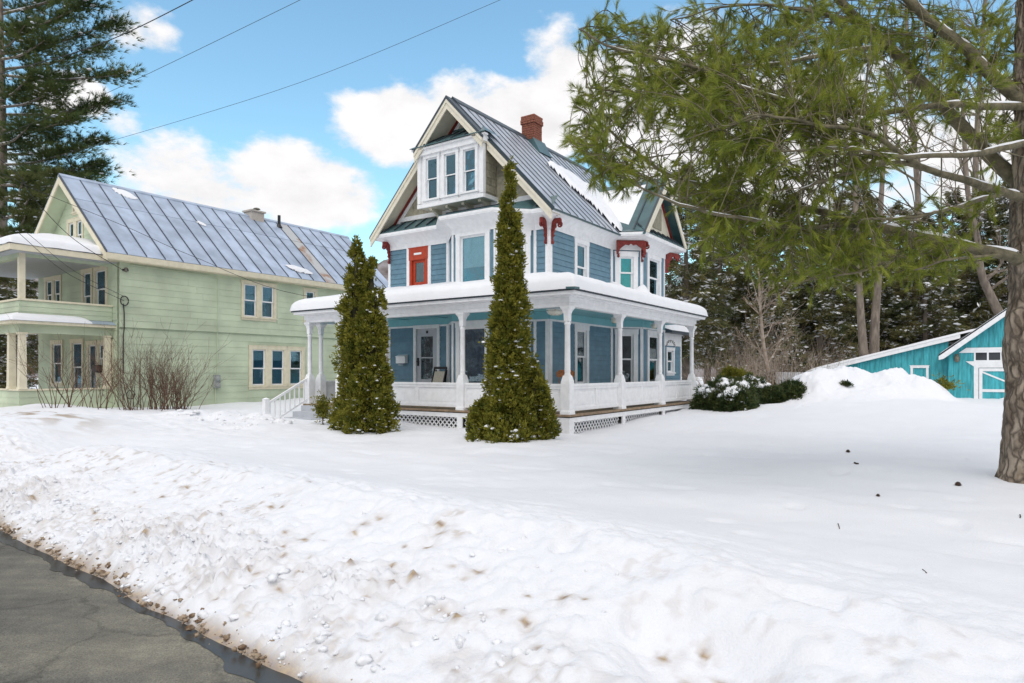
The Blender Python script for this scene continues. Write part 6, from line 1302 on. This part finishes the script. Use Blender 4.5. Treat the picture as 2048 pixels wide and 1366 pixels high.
trunk_tree([at(1840, 640, 48), at(1836, 400, 48), at(1820, 180, 48), at(1810, -40, 48)], .25, .10, 'second tall bare tree against the sky, left of the leaning tree', 26, nb=30, bl=4.2, depth=3, start=.35)
BR = [(1425, 735, 28, 2.6), (1470, 735, 29.5, 3.8), (1500, 735, 27.5, 3.6), (1560, 735, 29.5, 3.8), (1605, 730, 31, 3.6), (1655, 725, 31.5, 3.0)]
for i, (u, v, Yd, H) in enumerate(BR): bush(u, v, Yd, 30, H * .85, 1.1, '%s clump of brown leafless brush right of the blue house' % ORD[i], 60 + i, 'brush_twig', 'brown brush behind the yews', .014, 2, .5, .3)

# ------------------------------------------------------------------ yews under snow, and the snow mound
def yew(u0, u1, vt, vb, Yd, label, seed, cap=.6, dens=1.0, m='yew_leaf'):
    x0, x1 = at(u0, 0, Yd)[0], at(u1, 0, Yd)[0]; zt, zb = at(0, vt, Yd)[2], at(0, vb, Yd)[2] - .15; cx = (x0 + x1) / 2; hw = (x1 - x0) / 2; r = np.random.default_rng(seed); H = zt - zb
    t = tag(empty('yew_shrub', (cx, Yd, 0)), label, 'shrub', 'yews beside the porch'); P, A, CP = [], [], []; c = MB()
    for k in range(6):
        o = np.array([hw * r.uniform(-.62, .62), hw * r.uniform(-.4, .4), zb]); s_ = np.array([hw * r.uniform(.38, .6), hw * r.uniform(.38, .5), H * r.uniform(.62, .98)]); n = int(900 * dens); d = unit(r.normal(size=(n, 3))); d[:, 2] = np.abs(d[:, 2]) - .1
        q = (.85 + .3 * r.random(n))[:, None] * (.8 + .4 * vnoise(np.arctan2(d[:, 1], d[:, 0]) * 3 + seed, d[:, 2] * 5, seed + k))[:, None]; p = o + d * q * s_; P.append(p); A.append(d + np.array([0, 0, .4]))
        kk = 10; prof = [(.5, 0), (.72, .25), (.6, .6), (.3, .78), (.02, .84)]
        c.add([(o[0] + s_[0] * a * math.cos(2 * math.pi * i / kk), o[1] + s_[1] * a * math.sin(2 * math.pi * i / kk), zb + s_[2] * h) for a, h in prof for i in range(kk)], [(j * kk + i, j * kk + (i + 1) % kk, (j + 1) * kk + (i + 1) % kk, (j + 1) * kk + i) for j in range(4) for i in range(kk)])
        if cap > .2:
            m_ = int(60 * cap); dd = unit(r.normal(size=(m_, 3)) * np.array([.55, .55, 0]) + np.array([0, 0, 1])); CP.append(o + dd * s_ * np.array([.85, .85, 1.0]))
    P = np.concatenate(P); A = np.concatenate(A); V, F = leaves(P, A, 9, .13, .03, .8, seed); npmesh('foliage', V, F, m, t); c.build('branches', 'cedar_core', t)
    if CP: snow_blobs('snow_cap', np.concatenate(CP), (.07, .22), t, seed + 3, .6)
    snow_blobs('caught_snow', P[r.random(len(P)) < .02 + .03 * cap], (.015, .06), t, seed + 4)
    return t
yew(1388, 1508, 748, 812, 20.3, 'large dark yew with a heavy snow cap next to the porch end', 611, .8, 1.2); yew(1478, 1545, 750, 800, 22.6, 'low yew sprinkled with snow behind the large yew', 612, .5, .8); yew(1526, 1616, 760, 800, 21.2, 'dark green yew with little snow at the foot of the snow mound', 613, .06, .9); yew(1440, 1515, 730, 775, 24, 'pale leafed shrub rising behind the snow capped yew', 614, .12, .7, 'cedar_leaf')
def mound_h(X, Y):
    h = 0
    for (cx, cy, w, d_, hh) in ((10.2, 22.0, 1.0, .9, .68), (11.1, 22.2, .7, .8, .60), (12.0, 21.7, .9, .9, .66), (12.9, 21.1, .7, .7, .50), (9.4, 21.9, .8, .8, .55), (11.2, 20.7, 2.0, .9, .28), (11.6, 22.4, .4, .4, .22), (12.4, 21.3, .35, .4, .22), (10.6, 21.4, .4, .4, .22), (13.3, 20.6, .5, .5, .2), (9.8, 21.0, .4, .4, .15)): h = h + hh * np.exp(-(((X - cx) / w) ** 2 + ((Y - cy) / d_) ** 2))
    sx = (X - P0[0]) * CS - (Y - P0[1]) * SN; sy = (X - P0[0]) * SN + (Y - P0[1]) * CS
    return ground_h(sx, sy, False) - .05 + h * (.62 + .72 * fbm(X * 1.9, Y * 1.9, 4, 801)) + .05 * (fbm(X * 6, Y * 6, 3, 802) - .5)
def mound():
    X, Y = np.meshgrid(np.linspace(7.8, 14.6, 150), np.linspace(18.6, 24.4, 130), indexing='ij')
    tag(gridmesh('snow_mound', X, Y, mound_h(X, Y), 'ground_snow'), 'rounded mound of snow over buried shrubs before the teal garage', 'snow mound', None, 'stuff')
mound()
for i, (u, Yd, s_, lb) in enumerate(((1795, 22.1, .26, 'evergreen tuft poking out of the top of the snow mound'), (1880, 20.9, .34, 'small evergreen shrub between the snow mound and the garage wall'), (1692, 20.9, .10, 'tiny dark sprig on the face of the snow mound'), (1840, 21.4, .15, 'low sprig at the right shoulder of the snow mound'))):
    x = (u - 1024) / FPX * Yd; z = float(mound_h(np.array([x]), np.array([Yd]))[0]); t = tag(empty('evergreen_sprig', (x, Yd, z)), lb, 'shrub'); r = np.random.default_rng(90 + i); P = np.abs(r.normal(size=(int(700 * s_ + 50), 3))) * np.array([1, 1, s_ * .45]); P[:, :2] = r.normal(size=(len(P), 2)) * s_ * .55
    V, F = leaves(P, P * np.array([1, 1, 0]) + np.array([0, 0, .5 * s_]), 5, .10, .03, .6, 95 + i); npmesh('foliage', V, F, 'yew_leaf' if i != 1 else 'cedar_leaf', t); MB().tube([(0, 0, -.3), (0, 0, s_ * .3)], .02, 5).build('stem', 'twig', t)

# ------------------------------------------------------------------ pines at the left edge
def far_pine(u, Yd, H, limbs, label, seed, m, tr=.3, tl=.30, per=60, tw_px=None):
    x = (u - 1024) / FPX * Yd; t = tag(empty('pine_tree', (x, Yd, .3)), label, 'tree', 'tall pines behind the green house'); r = np.random.default_rng(seed); tk = MB(); tk.tube([(0, 0, -.5), (.1, 0, H * .5), (0, 0, H)], [tr, tr * .7, .04], 9); tk.build('trunk', 'grey_bark', t, True)
    lb = MB(); P, A, SNp = [], [], []; snw = MB(); O = np.array([x, Yd, .3])
    for (v0, ut, vt, dY) in limbs:
        s0 = np.array(at(u, v0, Yd)) - O; e = np.array(at(ut, vt, Yd + dY)) - O; mid = (s0 + e) / 2 + np.array([0, 0, -.25]); Q = spline([s0, mid, e], 10); n = len(Q); L_ = np.linalg.norm(e - s0)
        lb.tube([tuple(q) for q in Q], [float(.075 * (1 - .85 * i / n)) for i in range(n)], 5, False)
        if r.random() < .8: snw.tube([tuple(q + np.array([0, 0, .06])) for q in Q[2:int(n * .75)]], [float(.045 * (1 - .8 * i / n)) for i in range(int(n * .75) - 2)], 4, False)
        for k in range(int(per * L_ / 5)):
            tt = r.uniform(.18, 1) ** .8; q = Q[min(n - 1, int(tt * (n - 1)))]; w = (.18 + .75 * math.sin(min(tt, .97) * 3.0)) * min(1.2, L_ * .25); dd = np.array([(e - s0)[0] * .12 + r.normal() * .8 * w, r.normal() * .8 * w, abs(r.normal()) * .28 * w + .05]); nn = 6
            for j in range(nn): f = (j + 1) / nn; P.append(q + dd * f + r.normal(size=3) * .06); A.append(dd + np.array([0, 0, .35]) + r.normal(size=3) * .2)
            if r.random() < .25: SNp.append(q + dd * .6)
    V, F = tufts(np.array(P), np.array(A), 12, tl, .020, .85, seed + 1); npmesh('needles', V, F, m, t); lb.build('limb', 'grey_bark', t); snw.build('limb_snow', 'roof_snow', t)['kind'] = 'stuff'; snow_blobs('caught_snow', np.array(SNp), (.04, .14), t, seed + 2, .4)
far_pine(-2, 34, 26, [(70, 175, 5, -2), (60, 120, 30, 1), (110, 222, 45, -1), (140, 205, 95, 1.5), (150, 238, 150, -1.5), (120, 90, 80, -2), (230, 222, 205, 0), (250, 170, 225, 2), (215, 110, 180, -2), (300, 120, 270, 2), (330, 150, 300, -1), (345, 195, 330, 0), (355, 200, 345, 1.5), (370, 170, 362, -1), (390, 120, 375, 2), (60, -120, 20, 0), (150, -130, 110, 1), (240, -120, 200, -1), (330, -110, 300, 0), (30, 190, -40, 1), (-10, 150, -80, -1), (0, -140, -60, 1), (200, 60, 150, -2.5), (290, 60, 250, -2.5), (370, 70, 345, -2.5), (100, 50, 50, -2.5), (180, 140, 160, 2), (260, 140, 240, -2), (400, 130, 385, 0), (420, 90, 410, 1), (20, 110, 0, 2), (310, 190, 282, 1)],
         'tall dark pine with long layered limbs behind the green house', 701, 'far_pine_needle', .38, .32, 85)
far_pine(40, 29, 9.5, [(360, 110, 345, 0), (390, 120, 380, 1), (420, 105, 415, -1), (450, 95, 445, 0), (480, 90, 480, 1), (350, -20, 340, 0), (390, -30, 380, 0), (430, -40, 420, 1), (460, -30, 455, -1), (400, 60, 395, -2), (440, 50, 430, -2), (370, 45, 355, -2), (470, 40, 465, -2)],
         'shorter pale green pine beside the upper porch of the green house', 702, 'pale_pine_needle', .2, .26, 90)

# ------------------------------------------------------------------ small litter on the lawn
def on_snow(u, v):                # first point where the line of sight meets the snow
    Yd = np.arange(3, 30, .02); X = (u - 1024) / FPX * Yd; Z = CAMZ + (HV - v) / FPX * Yd; sx = (X - P0[0]) * CS - (Yd - P0[1]) * SN; sy = (X - P0[0]) * SN + (Yd - P0[1]) * CS
    i = int(np.argmax(Z < ground_h(sx, sy))); return (float(X[i]), float(Yd[i]), float(Z[i]))
def cone(u, v, s_, label):
    t = tag(empty('pine_cone', on_snow(u, v)), label, 'pine cone', 'fallen cones on the lawn'); b = MB()
    b.lathe([(.2 * s_, 0), (.45 * s_, .12 * s_), (.5 * s_, .35 * s_), (.35 * s_, .65 * s_), (.1 * s_, .85 * s_)], n=7)
    for k in range(22):
        a = k * 2.4; h = .1 + .7 * k / 22; q = .5 * s_ * (1 - .6 * h); b.bar((q * .7 * math.cos(a), q * .7 * math.sin(a), h * s_ * .85), (q * 1.5 * math.cos(a), q * 1.5 * math.sin(a), h * s_ * .85 + .1 * s_), .16 * s_, .05 * s_)
    b.build('scales', 'cone_brown', t)
cone(1696, 905, .06, 'pine cone on the lawn, farthest from the pine trunk'); cone(1916, 972, .06, 'pine cone on the lawn nearest the pine trunk'); cone(1756, 993, .035, 'smallest pine cone lying lowest on the lawn')
def stick(pts, r, label):
    P = [on_snow(u, v) for u, v in pts]
    tag(MB().tube([(p[0], p[1], p[2] + r) for p in P], r, 5).build('fallen_twig', 'cone_brown'), label, 'twig', 'fallen twigs on the lawn')
stick([(1709, 927), (1713, 929), (1717, 929)], .012, 'short dark twig lying just below the farthest pine cone'); stick([(1676, 1048), (1678, 1054), (1679, 1059)], .004, 'curved straw coloured twig in the middle of the lawn'); stick([(1845, 1140), (1850, 1144), (1853, 1147)], .004, 'thin twig on the lawn right of centre'); stick([(2040, 1030), (2041, 1034), (2040, 1037)], .005, 'thin twig near the right edge below the trunk')
